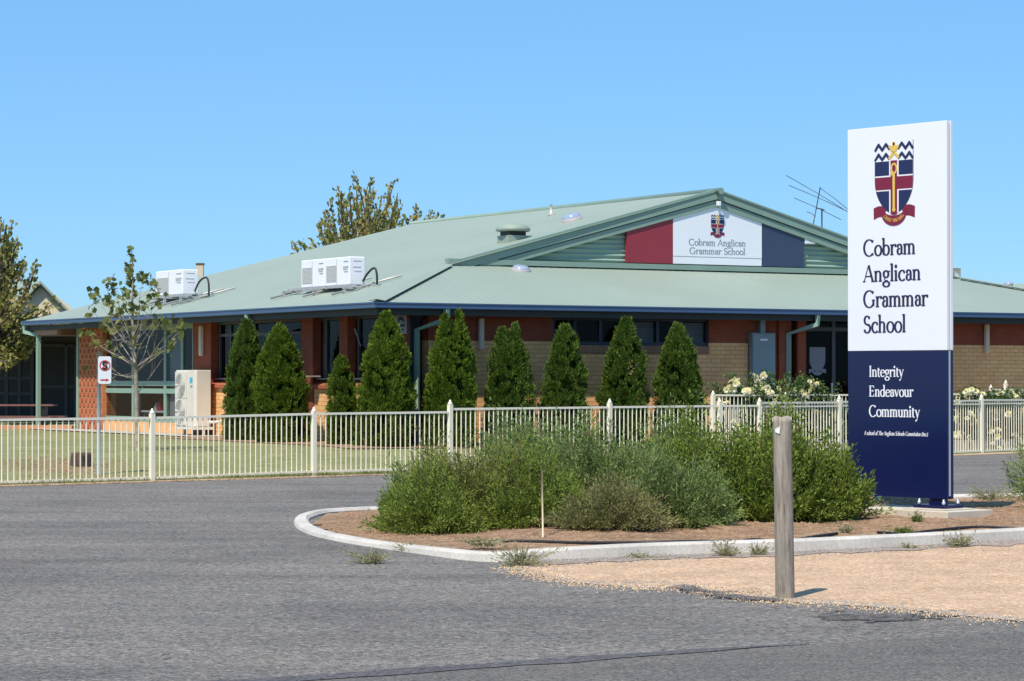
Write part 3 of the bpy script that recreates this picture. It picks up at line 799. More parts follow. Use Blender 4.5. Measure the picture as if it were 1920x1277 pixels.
# patterned headers stand proud of the pier
hp = pier; row = 0; zz = .30
while zz < ZTOP - .06:
    bb_ = b_g0 + .06 + (.13 if row % 2 else 0)
    while bb_ < b_end - .1:
        hp.lbox(A_W - .022, A_W - .001, bb_, bb_ + .11, zz, zz + .076, 1); bb_ += .26
    zz += .086 * 1.5; row += 1
tag(pier.build('brick_pier', [M['relief_brick'], M['relief_dark']], bld), 'brick pier with a raised chequer pattern of orange and red bricks')
piers = [(363, 397), (566, 588), (638, 653)]
for (u0, u1) in piers:
    mb = MB(); mb.lbox(A_W - .02, A_W + .3, BU(u1), BU(u0), .1, ZTOP); mb.build('brick_pier', M['red_brick'], bld)
mb = MB(); mb.lbox(A_W - .02, AU(768, PB), PB, B_W + .25, .1, ZTOP); mb.build('brick_pier', M['red_brick'], bld)
bc = B_W + .25
zs0 = z_sill
for (u0, u1) in ((397, 566), (588, 638), (653, 733)):
    wall_part('brick_wall', [(A_W + .01, A_W + .26, max(bc, BU(u1)), BU(u0), .1, zs0 - .13)], bld, M['cream_brick'])
for (u0, u1) in ((397, 566), (588, 638), (653, 733)):
    b0, b1 = max(bc, BU(u1)) + .003, BU(u0) - .003
    mb = MB(); mb.prism([W(A_W - .05, b0, zs0 - .128), W(A_W + .25, b0, zs0 - .128), W(A_W + .25, b0, zs0 + .05), W(A_W - .05, b0, zs0 - .06)], LY * (b1 - b0))
    mb.build('window_sill', M['sill_brick'], bld)
    mb = MB(); mb.lbox(A_W + .06, A_W + .13, b0, b1, zs0 + .052, zs0 + .075); mb.build('sill_flashing', M['galv'], bld)
def window(us, u_end, z0, z1, mat, side, depth, rails=(), fw=.06, blinds=(), parent=bld, name='window'):
    """framed window along one wall: us = pixel columns of the mullions from one end to the other"""
    mb = MB()
    if side == 'a':
        P = A_W + depth; cs = sorted(BU(u, P) for u in us + [u_end])
        def bx(c0, c1, za, zb, d0=0, d1=.07): mb.lbox(P + d0, P + d1, c0, c1, za, zb)
    else:
        P = B_W + depth; cs = sorted(AU(u, P) for u in us + [u_end])
        def bx(c0, c1, za, zb, d0=0, d1=.07): mb.lbox(c0, c1, P + d0, P + d1, za, zb)
    for c in cs: bx(c - fw / 2, c + fw / 2, z0, z1, -.004, .074)
    for c0, c1 in zip(cs, cs[1:]):
        for zc in (z0 + fw / 2, z1 - fw / 2) + tuple(rails): bx(c0 + fw / 2, c1 - fw / 2, zc - fw / 2, zc + fw / 2)
    fr = mb.build(name, mat, parent)
    zl = [z0 + fw] + sorted(sum([[r - fw / 2, r + fw / 2] for r in rails], [])) + [z1 - fw]
    for i, (c0, c1) in enumerate(zip(cs, cs[1:])):
        gp = MB()
        for za, zb in zip(zl[0::2], zl[1::2]):
            if zb - za < .03: continue
            if side == 'a': gp.lbox(P + .03, P + .036, c0 + fw / 2, c1 - fw / 2, za, zb)
            else: gp.lbox(c0 + fw / 2, c1 - fw / 2, P + .03, P + .036, za, zb)
        gp.build('pane', M['glass'], fr)
        if i in blinds:
            bl = MB(); zq = z0 + fw
            while zq < z1 - fw - .02:
                if side == 'a': bl.lbox(P + .10, P + .104, c0 + fw / 2, c1 - fw / 2, zq, zq + .045)
                else: bl.lbox(c0 + fw / 2, c1 - fw / 2, P + .10, P + .104, zq, zq + .045)
                zq += .05
            bl.build('blind', M['blind'], fr)
    return fr
zt1, zt2 = pixA(280, 719, A_W + .08)[1], pixA(280, 733, A_W + .08)[1]
z_low = pixA(280, 791, A_W + .08)[1]
gwin = window([192.5, 249, 309, 341], 362.5, z_low, ZTOP, M['frame_green'], 'a', .08, (zt1, zt2), .11, blinds=(1,))
for u in (203, 262, 322):
    bq, zq = pixA(u, 736, A_W + .3); mb = MB(); mb.lbox(A_W + .28, A_W + .31, bq - .02, bq + .02, ZF, zq); mb.build('inner_upright', M['acwhite'], gwin)
wall_part('brick_wall', [(A_W + .02, A_W + .26, b_g1, b_g0, .05, z_low - .004)], bld, M['apricot'])
window([397.5, 412, 432, 478, 522], 565.5, z_sill + .02, ZTOP, M['frame_dark'], 'a', .12, (1.0 + z_sill,), blinds=(4,))
window([588.5, 612], 637.5, z_sill + .02, ZTOP, M['frame_dark'], 'a', .12, blinds=(1,))
window([653.5, 672], 731, z_sill + .02, ZTOP, M['frame_dark'], 'a', .12)
# open sash standing out from the last bay
os_ = MB(); bq, zq = pixA(665.6, 617, A_W - .02); bq2, zq2 = pixA(676, 648, A_W - .25); os_.tube([W(A_W - .02, bq, zq), W(A_W - .25, bq2, zq2)], .014, 4)
os_.build('window_stay', M['galv'], bld)
# ledge bracket on the dado
lb = MB(); bq, zq = pixA(585, 707, A_W - .1); lb.lbox(A_W - .30, A_W - .03, bq - .25, bq + .2, zq, zq + .03); lb.build('ledge', M['galv'], bld)
# --- front side
uA = lambda u: AU(u)
z_ws = pixB(1200, 648, B_W)[1]; z_sd = z_ws - .16
aw = [uA(768), uA(803), uA(1036), uA(1329), uA(1402), uA(1479), uA(1505), uA(1660), LEN_A - 1.0]
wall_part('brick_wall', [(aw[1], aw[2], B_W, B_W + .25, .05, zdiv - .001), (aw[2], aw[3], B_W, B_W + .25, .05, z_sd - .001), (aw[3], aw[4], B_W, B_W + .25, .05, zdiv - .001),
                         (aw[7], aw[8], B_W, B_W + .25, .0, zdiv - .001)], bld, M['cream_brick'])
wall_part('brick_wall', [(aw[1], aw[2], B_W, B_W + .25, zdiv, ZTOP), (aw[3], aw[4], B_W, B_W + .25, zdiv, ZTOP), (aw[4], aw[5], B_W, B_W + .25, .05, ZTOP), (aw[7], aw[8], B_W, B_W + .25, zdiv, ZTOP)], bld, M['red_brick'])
wall_part('window_sill', [(aw[2] + .002, aw[3] - .002, B_W - .03, B_W + .22, z_sd, z_ws - .002)], bld, M['soldier'])
for u0, u1 in ((1457, 1480), (1492, 1506)):
    wall_part('brick_pier', [(uA(u0), uA(u1), B_W - .07, B_W - .002, .05, ZTOP)], bld, M['red_brick'])
window([1037, 1078, 1126, 1187, 1233, 1277], 1326, z_ws, ZTOP, M['frame_blue'], 'b', .05, (), .07, blinds=(3, 5))
window([768], 803, .25, ZTOP, M['frame_blue'], 'b', .12, (), .07)
# entrance door with frosted arms on the glass
DB = B_W + .10
zdt = pixB(1550, 621, DB)[1]
dfr = MB()
d0, d1, d2 = AU(1506, DB), AU(1563, DB), AU(1655, DB)
for x0, x1, z0, z1 in ((d0, d0 + .07, .1, ZTOP), (d1 - .04, d1 + .05, .1, ZTOP), (d2 - .07, d2, .1, ZTOP), (d0 + .07, d1 - .04, zdt, zdt + .08), (d1 + .05, d2 - .07, zdt, zdt + .08),
                       (d0 + .07, d1 - .04, .1, .42), (d1 + .05, d2 - .07, .1, .42)):
    dfr.lbox(x0, x1, DB, DB + .07, z0, z1)
door = dfr.build('entrance_door', M['frame_dark'], bld)
gp = MB(); gp.lbox(d0 + .07, d1 - .04, DB + .03, DB + .036, .42, zdt); gp.lbox(d1 + .05, d2 - .07, DB + .03, DB + .036, .42, zdt)
gp.lbox(d0 + .07, d1 - .04, DB + .03, DB + .036, zdt + .08, ZTOP); gp.lbox(d1 + .05, d2 - .07, DB + .03, DB + .036, zdt + .08, ZTOP)
gp.build('pane', M['glass'], door)
hd = MB(); hd.lbox(d1 - .10, d1 - .07, DB - .06, DB - .03, .95, 1.4); hd.build('handle', M['alu'], door)
pd = Plane(W(0, DB + .027, 0), RX, (0, 0, 1), -LY)
c0, c1 = pd.pix(1516, 700), pd.pix(1549, 648)
fc = MB(); crest(fc, pd, (c0[0] + c1[0]) / 2, (c0[1] + c1[1]) / 2 - .01, (c1[0] - c0[0]) / 455, (c1[1] - c0[1]) / 900, 0, False)
fc.build('frosted_crest', M['frost'], door)
wall_part('door_reveal', [(aw[6] - .002, d0, B_W, DB + .3, .05, ZTOP), (d2 + .002, aw[7] - .002, B_W + .02, DB + .3, .05, ZTOP)], bld, M['red_brick'])
# rooms behind the glass
it = MB()
it.face([W(.95, 1.4, ZF), W(LEN_A - 1, 1.4, ZF), W(LEN_A - 1, LEN_B - 2.2, ZF), W(.95, LEN_B - 2.2, ZF)])
it.face([W(5.5, 5, ZF), W(5.5, LEN_B - 2.2, ZF), W(5.5, LEN_B - 2.2, 3), W(5.5, 5, 3)]); it.face([W(5.5, 5, ZF), W(LEN_A - 1, 5, ZF), W(LEN_A - 1, 5, 3), W(5.5, 5, 3)])
it.face([W(.98, LEN_B - 2.2, ZF), W(5.5, LEN_B - 2.2, ZF), W(5.5, LEN_B - 2.2, 2.7), W(.98, LEN_B - 2.2, 2.7)])
it.face([W(LEN_A - 1, 1.3, ZF), W(LEN_A - 1, 5, ZF), W(LEN_A - 1, 5, 2.7), W(LEN_A - 1, 1.3, 2.7)])
it.face([W(1.6, 1.6, 2.72), W(LEN_A - 1, 1.6, 2.72), W(LEN_A - 1, 5, 2.72), W(5.5, 5, 2.72), W(5.5, LEN_B - 2.2, 2.72), W(1.6, LEN_B - 2.2, 2.72)])
it.build('interior', M['interior'], bld)
ew = MB(); ew.lbox(A_W + .36, 9, b_end - .25, b_end, .05, ZTOP); ew.build('brick_wall', M['red_brick'], bld)
tri = MB(); tri.prism([W(.5, 17.05, 2.72), W(LEN_A - .5, 17.05, 2.72), W(AP, 17.05, RIDGE - .06)], LY * .1); tri.build('end_wall', M['gable_clad'], bld)
# downpipes: offset back from the gutter to the wall
def downpipe(p):
    mb = MB(); mb.tube(p, .062, 4, smooth=False); mb.build('downpipe', M['frame_green'], bld)
b1_ = pixA(464, 600, -.05)[0]; bw_ = pixA(487, 640, A_W)[0]
downpipe([W(-.05, b1_, EAVE - .12), W(-.05, b1_, EAVE - .31), W(A_W - .09, bw_, EAVE - .56), W(A_W - .09, bw_, .25)])
for ug, uw in ((838, 787), (1533, 1485)):
    a1_ = pixB(ug, 595, -.05)[0]; a2_ = pixB(uw, 640, B_W - .2)[0]
    downpipe([W(a1_, -.05, EAVE - .12), W(a1_, -.05, EAVE - .31), W(a2_, B_W - .09, EAVE - .50), W(a2_, B_W - .09, .2)])
# verandah corner at the far end
bpo = pixA(72, 700, .12)[0]
downpipe([W(-.05, LEN_B - .12, EAVE - .12), W(-.05, LEN_B - .12, EAVE - .28), W(.12, bpo + .07, EAVE - .36)])
bm = MB(); bm.lbox(.07, .17, b_end - .02, bpo + .1, EAVE - .36, EAVE - .242); bm.lbox(.17, 4.0, bpo - .05, bpo + .05, EAVE - .36, EAVE - .21)
bm.build('verandah_beam', M['tanbeam'], bld)
for bb_ in (bpo,):
    mb = MB(); mb.lbox(.07, .17, bb_ - .05, bb_ + .05, .15, EAVE - .361); mb.build('verandah_post', M['frame_green'], bld, bevel=.01)
mb = MB(); mb.lbox(A_W - .03, A_W + .07, b_end + .005, b_end + .11, .15, ZTOP); mb.build('verandah_post', M['frame_green'], bld, bevel=.01)
# coloured panels and lettering on the gable
def gpanel(u0, u1, mat, label, cut=None):
    a0, a1 = pixB(u0, 470, GB - .11)[0], pixB(u1, 470, GB - .11)[0]
    zb = EAVE + PT * GB + .12
    tops = [(a1, rz_(a1) - .24), (a0, rz_(a0) - .24)]
    if a0 < AP < a1: tops.insert(1, (AP, RIDGE - .24))
    mb = MB(); mb.prism([W(a0, GB - .11, zb), W(a1, GB - .11, zb)] + [W(a, GB - .11, z) for a, z in tops], LY * .08)
    return tag(mb.build('gable_panel', mat, bld), label)
gpanel(1175.5, 1261.5, M['redpanel'], 'maroon panel left of the white gable sign')
gpanel(1429.5, 1507, M['navypanel'], 'navy panel right of the white gable sign')
gs_o = W(pixB(1262, 500, GB - .117)[0], GB - .117, EAVE + PT * GB + .125)
gs = empty('gable_sign', gs_o, 'white gable sign with the school crest and grey lettering between maroon and navy panels', 'sign')
a0, a1 = pixB(1262.5, 470, GB - .117)[0], pixB(1428.5, 470, GB - .117)[0]
zb, zseam = EAVE + PT * GB + .125, pixB(1345, 482.5, GB - .117)[1]
mb = MB()
mb.prism([W(a0, GB - .115, zseam + .004), W(a1, GB - .115, zseam + .004), W(a1, GB - .115, rz_(a1) - .23), W(AP, GB - .115, RIDGE - .23), W(a0, GB - .115, rz_(a0) - .23)], LY * .09)
mb.build('panel', M['signwhite'], gs)
mb = MB(); mb.lbox(a0, a1, GB - .108, GB - .03, zb, zseam); mb.build('lower_strip', M['white'], gs)
pg = Plane(W(0, GB - .117, 0), RX, (0, 0, 1), -LY)
tx = MB()
for s, (u0, v0, u1, v1, cap) in (('Cobram Anglican', (1291, 459.3, 1398.5, 461.8, .135)), ('Grammar School', (1292.5, 475.5, 1397.5, 477.5, .135))):
    tx = MB(); x0, y0 = pg.pix(u0, v0); x1, y1 = pg.pix(u1, v1); text_on(tx, pg, s, x0, y0, x1, y1, cap)
    tx.build('lettering', M['greytext'], gs)
c0, c1 = pg.pix(1332, 442.5), pg.pix(1358.5, 400.5)
cr = MB(); crest(cr, pg, (c0[0] + c1[0]) / 2, (c0[1] + c1[1]) / 2, (c1[0] - c0[0]) / 450, (c1[1] - c0[1]) / 890, None, False)
cr.build('crest', [M[k] for k in CREST], gs)

# roof fittings (fixed to the roof)
def roof_n(): return (-RX * PT + Vector((0, 0, 1))).normalized()
def disc_dome(u, v, r, h, name, base_mat, dome_mat, skirt=False):
    if skirt:
        b = 0; a, zz = 0, 0
        rr = ray(u, v); n = (-LY * PT + Vector((0, 0, 1))); q = CAM - E0; t = (EAVE - n.dot(q)) / n.dot(rr); P = CAM + rr * t; n.normalize()
    else:
        a, b, zz = pixroof(u, v); P = W(a, b, zz); n = roof_n()
    x = n.cross(Vector((0, 1, 0))).normalized(); y = n.cross(x)
    def ring(prof, mat, nm, par):
        mb = MB(); nn = 20
        for k, (rr_, zz_) in enumerate(prof):
            for j in range(nn):
                tt = 2 * math.pi * j / nn; mb.v.append(tuple(P + x * rr_ * math.cos(tt) + y * rr_ * math.sin(tt) + n * zz_))
        for k in range(len(prof) - 1):
            for j in range(nn):
                a_ = k * nn + j; b_ = k * nn + (j + 1) % nn; mb.f.append((a_, b_, b_ + nn, a_ + nn)); mb.m.append(0); mb.sm.append(True)
        mb.f.append(tuple((len(prof) - 1) * nn + j for j in range(nn))); mb.m.append(0); mb.sm.append(True)
        return mb.build(nm, mat, par)
    o = ring([(r * 1.0, -.02), (r * 1.0, h * .35), (r * .93, h * .4)], base_mat, name, roof)
    ring([(r * .92, h * .3), (r * .85, h * .75), (r * .6, h), (r * .2, h * 1.1)], dome_mat, 'dome', o)
    return o
disc_dome(1073, 414, .235, .16, 'skylight', M['board'], M['dome'])
disc_dome(977, 507, .20, .10, 'skylight', M['board'], M['dome'], True)
# mushroom-capped ventilator
a, b, zz = pixroof(962, 451)
v_ = MB(); P = W(a, b, zz)
v_.lbox(a - .25, a + .25, b - .25, b + .25, zz - .1, zz + .10); vent = v_.build('roof_vent', M['roof'], roof)
v_ = MB(); v_.lbox(a - .2, a + .2, b - .2, b + .2, zz + .10, zz + .21); v_.build('vent_throat', M['black'], vent)
v_ = MB(); v_.lathe(P, [(.34, .19), (.37, .205), (.37, .25), (.32, .31), (.21, .355), (.08, .375)], 26); v_.build('vent_cap', M['roof'], vent)
a, b, zz = pixroof(1033.5, 404); P = W(a, b, zz)
v_ = MB(); v_.tube([P, P + Vector((0, 0, .26))], .032, 10); vp = v_.build('vent_pipe', M['accream'], roof)
v_ = MB(); v_.lathe(P, [(.08, -.02), (.07, .03), (.04, .06)], 12); v_.build('pipe_boot', M['board'], vp)

# ------------------------------------------------------------------ things fixed to or standing on the building
def rtop(a, b, z): return W(a, b, z)
ac_labels = ['left box of the pair of white air conditioners on the green roof', 'right box of the pair of white air conditioners, next to black pipes', 'lone white air conditioner on the roof near the cream flue']
def roof_ac(a, b, z, w, d, h, label, decal):
    o = empty('roof_air_conditioner', W(a, b, z), label, 'air conditioner', 'white air conditioners on the roof')
    mb = MB(); mb.lbox(a, a + d, b, b + w, z, z + h); mb.build('casing', M['acwhite'], o, bevel=.02)
    mb = MB()
    for k in range(13):
        zz = z + .09 + k * (h - .24) / 13
        mb.lbox(a - .012, a - .001, b + w * .52, b + w * .94, zz, zz + (h - .24) / 20)
    mb.build('grille', M['acgrille'], o)
    mb = MB(); mb.lbox(a - .014, a - .002, b + w * .5, b + w * .51, z + .04, z + h - .04); mb.build('dark_line', M['acgrille'], o)
    mb = MB()
    for (x0, x1, z0, z1) in ((.04, .22, .84, .865), (.03, .24, .64, .68), (.06, .24, .56, .60), (.05, .2, .48, .50)):
        mb.lbox(a - .012, a - .001, b + w * x0, b + w * x1, z + h * z0, z + h * z1)
    mb.build('label_print', M['acgrille'], o); mb = MB()
    for (x0, x1, z0, z1) in ((.25, .75, .84, .87), (.2, .7, .62, .66), (.3, .75, .48, .51)):
        mb.lbox(a + d * x0, a + d * x1, b - .006, b - .001, z + h * z0, z + h * z1)
    mb.build('label_print', M['acgrille'], o)
    return o
def frame_for(a, b0, b1, z, label, ends):
    """level rails on feet standing on the sloping roof"""
    o = empty('roof_frame', W(a, b0, z), label, 'steel frame', 'steel frames under the roof air conditioners')
    mb = MB(); mb.lbox(a - .05, a + .0, b0, b1, z - .05, z - .002); mb.lbox(a + .36, a + .41, b0, b1, z - .05, z - .002)
    for bb_ in (b0 + .15, (b0 + b1) / 2, b1 - .15): mb.lbox(a - .25, a + .75, bb_ - .03, bb_ + .03, z - .09, z - .051)
    mb.build('rail', M['galv'], o)
    for bb_ in (b0 + .15, (b0 + b1) / 2, b1 - .15):
        f = MB(); f.lbox(a - .24, a - .19, bb_ - .025, bb_ + .025, EAVE + PT * (a - .2) - .0, z - .091); f.build('foot', M['galv'], o)
    mb = MB()
    for bb_ in ends:
        mb.tube([W(a - .5, bb_, EAVE + PT * (a - .5) + .05), W(a + 1.1, bb_ + .05, EAVE + PT * (a + 1.1) + .05)], .022, 6)
    mb.build('skid', M['galv'], o)
    return o
a, b, zz = pixroof(612, 549)
b = pixA(655, 541, a)[0]; zz = pixA(612, 537, a)[1]
hh = pixA(612, 484.5, a)[1] - zz
wtot = pixA(564, 541, a)[0] - b
frame_for(a, b - .35, b + wtot + .5, zz, 'galvanised frame under the pair of white roof air conditioners', (b - .2, b + wtot * .5, b + wtot + .4))
roof_ac(a, b + wtot * .505, zz, wtot * .49, .36, hh, ac_labels[0], 0)
roof_ac(a, b, zz, wtot * .49, .36, hh, ac_labels[1], 0)
def lag_pipe(pts, label):
    o = MB(); o.tube(smooth([Vector(p) for p in pts], 2), .022, 8); return tag(o.build('lagged_pipe', M['black'], None, pts[0]), label, 'pipe', 'black lagged pipes beside the roof units')
lag_pipe([W(a + .3, b - .02, zz + .08), W(a + .3, b - .18, zz + .22), W(a + .35, b - .42, zz + .36), W(a + .35, b - .52, zz + .22), W(a + .35, b - .52, EAVE + PT * (a + .35) + .03)], 'bent black pipe beside the pair of roof air conditioners')
a, b, zz = pixroof(322, 568); b = pixA(342, 556, a)[0]; zz = pixA(318, 553.5, a)[1]
wt_ = pixA(292, 556, a)[0] - b; hh = pixA(318, 507, a)[1] - zz
frame_for(a, b - .55, b + wt_ + .05, zz, 'galvanised frame under the lone white roof air conditioner', (b - .5, b + .1, b + wt_))
roof_ac(a, b, zz, wt_, .40, hh, ac_labels[2], 0)
lag_pipe([W(a + .3, b - .02, zz + .08), W(a + .3, b - .25, zz + .30), W(a + .35, b - .55, zz + .40), W(a + .35, b - .68, zz + .25), W(a + .35, b - .68, EAVE + PT * (a + .35) + .03)], 'bent black pipe beside the lone roof air conditioner')
# cream flue behind the far slope
P = at(376, 545, 70)
fl = empty('flue', P, 'short cream flue with a rusty cowl standing above the far roof edge', 'flue')
mb = MB(); mb.box(P + Vector((-.11, -.11, 0)), (.19, 0, 0), (0, .19, 0), (0, 0, .699)); mb.build('shaft', M['cladding'], fl)
mb = MB(); mb.box(P + Vector((-.12, -.12, .70)), (.22, 0, 0), (0, .22, 0), (0, 0, .05)); mb.build('cowl', M['darkbark'], fl)
# wall lights: slim vertical fittings
def wall_light(p, along, out, h, label):
    o = empty('wall_light', p, label, 'wall light', 'slim vertical wall lights under the eaves')
    mb = MB(); mb.box(p - along * .05, along * .10, -out * .07, (0, 0, h)); mb.build('casing', M['accream'], o, bevel=.008)
    mb = MB(); mb.box(p - along * .035 + Vector((0, 0, .02)) + out * .0, along * .07, out * .012, (0, 0, h - .04)); mb.build('diffuser', M['cladding'], o)
bq, z0 = pixA(374.5, 667, A_W - .1); z1 = pixA(374.5, 611, A_W - .1)[1]
wall_light(W(A_W - .1, bq, z0), LY, -RX, z1 - z0, 'cream upright wall light on the red pier above the tall cream unit')
for u, v0, v1, l in ((904, 656, 597, 'grey upright wall light between two conifers on the front wall'), (1852.5, 662, 608, 'tan upright wall light right of the tall sign')):
    aq, z0 = pixB(u, v0, B_W - .09); z1 = pixB(u, v1, B_W - .09)[1]
    wall_light(W(aq, B_W - .09, z0), RX, -LY, z1 - z0, l)
# notice under the eave on the corner pier
pn = Plane(W(0, PB - .02, 0), RX, (0, 0, 1), -LY)
(x0, y1), (x1, y0) = pn.pix(741, 588), pn.pix(762, 626)
nt_ = empty('notice_board', pn.p(x0, y0), 'small pale notice on the corner pier under the eave', 'sign')
mb = MB(); poly_on(mb, pn, [(x0, y0), (x1, y0), (x1, y1), (x0, y1)], 0, 0, .012); mb.build('board', M['board'], nt_)
mb = MB(); w_ = x1 - x0; h_ = y1 - y0
for (c, d, e, f) in ((.2, .8, .66, .74), (.3, .7, .74, .84), (.22, .36, .58, .66), (.64, .78, .58, .66), (.1, .85, .36, .48), (.25, .75, .18, .24)):
    poly_on(mb, pn, [(x0 + w_ * c, y0 + h_ * e), (x0 + w_ * d, y0 + h_ * e), (x0 + w_ * d, y0 + h_ * f), (x0 + w_ * c, y0 + h_ * f)], .0125, 0, .001)
mb.build('print', M['frame_dark'], nt_)
# metal cabinet on the front wall
(x0, z0), (x1, z1) = pixB(1411, 740, B_W - .14), pixB(1454.5, 624.5, B_W - .14)
cb = empty('meter_cabinet', W(x0, B_W - .14, .2), 'tall blue-grey metal cabinet on the front wall beside the entrance', 'cabinet')
mb = MB(); mb.lbox(x0, x1, B_W - .124, B_W - .003, .2, z1); mb.build('body', M['cabinet'], cb)
mb = MB(); mb.lbox(x0 + .015, x1 - .015, B_W - .14, B_W - .125, .23, z1 - .02); mb.build('door', M['cabinet'], cb, bevel=.004)
mb = MB(); mb.lbox(x0 + .2, x0 + .38, B_W - .145, B_W - .1405, z1 - .16, z1 - .12); mb.build('name_plate', M['acwhite'], cb)
mb = MB(); mb.lbox(x0 + .06, x0 + .12, B_W - .16, B_W - .1405, 1.45, 1.49); mb.build('latch', M['black'], cb)
mb = MB(); mb.lbox((x0 + x1) / 2 - .06, (x0 + x1) / 2 + .06, B_W - .10, B_W - .004, z1, ZTOP); mb.build('conduit', M['cabinet'], cb)
# floodlights on the gable
aq, zq = pixB(1346, 381, 3.34); o = empty('floodlight', W(aq, 3.34, zq), 'small white floodlight at the peak of the gable', 'floodlight')
mb = MB(); mb.lbox(aq - .04, aq + .04, 3.27, 3.35, zq - .06, zq + .04); mb.build('lamp_head', M['white'], o, bevel=.01)
mb = MB(); mb.lbox(aq - .015, aq + .015, 3.35, 3.42, zq - .0, zq + .03); mb.build('bracket', M['galv'], o)
(x0, z0), (x1, z1) = pixB(1510, 457, 3.42), pixB(1529, 442, 3.42)
o = empty('alarm_box', W(x0, 3.42, z0), 'white alarm box on the ribbed gable beside the navy panel', 'alarm box')
mb = MB(); mb.lbox(x0, x1, 3.42, 3.525, z0, z1); mb.build('casing', M['white'], o, bevel=.01)
mb = MB(); mb.lbox(x0 + .12, x1 - .03, 3.416, 3.4195, z0 + .06, z1 - .05); mb.build('lens', M['navypanel'], o)
# television aerial beyond the right slope
DA = 60.0
pa = at(1541, 440, DA); an = empty('tv_antenna', pa, 'thin television aerial standing behind the right slope of the gable', 'antenna')
mb = MB(); mb.tube([pa, at(1541, 391, DA)], .018, 6); mb.tube([at(1531, 390, DA), at(1546, 394, DA)], .015, 5); mb.build('mast', M['frame_dark'], an)
mb = MB(); mb.tube([at(1525, 420, DA), at(1538, 351, DA)], .013, 6); mb.build('boom', M['frame_dark'], an)
for (u0, v0, u1, v1) in ((1474, 329, 1589, 397), (1479, 347.5, 1588, 396), (1489, 371, 1577, 412), (1513, 397, 1529, 406), (1538, 353, 1589, 392)):
    um, vm = (u0 + u1) / 2, (v0 + v1) / 2
    mb = MB(); mb.tube([at(u0, v0, DA + .5), at(um, vm - 1.5, DA), at(u1, v1, DA - .5)], .008, 5); mb.build('element', M['frame_dark'], an)

# tall cream condenser by the left wall
bq0 = pixA(365, 790, A_W - .55)[0]; bq1 = pixA(330, 790, A_W - .55)[0]
z1 = pixA(350, 694, A_W - .55)[1]; z0 = pixA(350, 800, A_W - .55)[1]
ac = empty('condenser_unit', W(A_W - .55, bq0, gz(*W(A_W - .55, bq0, 0).xy)), 'tall cream condenser with two fans beside the left wall', 'air conditioner')
ca = MB(); a0 = A_W - .55
ca.prism([W(a0, bq1, z0), W(a0, bq0 + .05, z0), W(a0 + .05, bq0, z0), W(a0 + .38, bq0, z0), W(a0 + .38, bq1, z0)], (0, 0, z1 - z0)); ca.build('casing', M['accream'], ac, bevel=.012)
wq = bq1 - bq0
for k in (0, 1):
    zc = z0 + (z1 - z0) * (.27 + .46 * k); rr_ = min(wq * .27, .27); bc_ = bq0 + wq * .70
    fg = MB(); fg.lbox(a0 - .03, a0 - .001, bc_ - rr_ * 1.05, bq1 - .01, zc - rr_ * 1.1, zc + rr_ * 1.1); fan = fg.build('fan_grille', M['accream'], ac, bevel=.006)
    bl = MB()
    for q in range(9):
        rad = rr_ * (q + 1) / 9.6
        bl.tube([W(a0 - .038, bc_ + rad * math.cos(t), zc + rad * math.sin(t)) for t in np.linspace(0, 6.283, 25)], .006, 4)
    for t in np.linspace(0, 3.1416, 4, False): bl.tube([W(a0 - .036, bc_ + rr_ * .95 * math.cos(t), zc + rr_ * .95 * math.sin(t)), W(a0 - .036, bc_ - rr_ * .95 * math.cos(t), zc - rr_ * .95 * math.sin(t))], .006, 4)
    bl.build('guard', M['acgrille'], fan)
st_ = MB(); st_.lbox(a0 - .004, a0 - .001, bq0 + wq * .12, bq0 + wq * .26, z1 - .28, z1 - .16); st_.build('sticker', M['skyblue'], ac)
st_ = MB(); st_.lbox(a0 - .004, a0 - .001, bq0 + wq * .12, bq0 + wq * .24, z1 - .37, z1 - .33); st_.build('badge', M['greytext'], ac)
ft = MB(); ft.lbox(a0 - .05, a0 + .42, bq0 - .1, bq0 - .04, z0 - .06, z0 - .001); ft.lbox(a0 - .05, a0 + .42, bq1 - .1, bq1 - .04, z0 - .06, z0 - .001); ft.lbox(a0 - .04, a0 + .02, bq0 - .04, bq1 - .1, z0 - .055, z0 - .003)
for bb_ in (bq0 - .07, bq1 - .07): ft.lbox(a0 + .15, a0 + .2, bb_ - .025, bb_ + .025, .15, z0 - .061)
ft.build('bracket', M['accream'], ac)
pc = MB(); pc.tube(smooth([W(a0 + .3, bq0 - .02, z0 + .1), W(a0 + .4, bq0 - .25, z0 + .1), W(A_W - .03, bq0 - .45, z0 + .15), W(A_W - .03, bq0 - .5, z0 + .35)], 2), .03, 8); pc.build('pipe', M['accream'], ac)
# desk with a red box and a white bottle seen through the glass
bt, zt = pixA(297, 770, A_W + .35)
dk = empty('desk', W(A_W + .5, bt - .6, ZF), 'pale desk inside behind the low green-framed window', 'desk')
mb = MB(); mb.lbox(A_W + .22, A_W + .8, bt - .7, bt + .7, zt - .04, zt); mb.build('desktop', M['acwhite'], dk)
for bb_ in (bt - .65, bt + .6):
    mb = MB(); mb.lbox(A_W + .26, A_W + .76, bb_, bb_ + .05, ZF, zt - .041); mb.build('leg', M['galv'], dk)
bt2 = pixA(302, 760, A_W + .3)[0]
rb_ = MB(); rb_.lbox(A_W + .24, A_W + .42, bt2 - .08, bt2 + .1, zt + .001, zt + .20); rb_.lbox(A_W + .28, A_W + .36, bt2 - .03, bt2 + .03, zt + .2, zt + .28)
tag(rb_.build('red_box', M['redpaint'], None, W(A_W + .3, bt2, zt)), 'red box standing on the desk behind the window', 'box')
bt3 = pixA(293, 760, A_W + .3)[0]
wb = MB(); wb.lathe(W(A_W + .30, bt3, zt + .001), [(.05, 0), (.05, .1), (.02, .15), (.02, .18)], 10)
tag(wb.build('white_bottle', M['white'], None, W(A_W + .30, bt3, zt)), 'white bottle on the desk next to the red box', 'bottle')
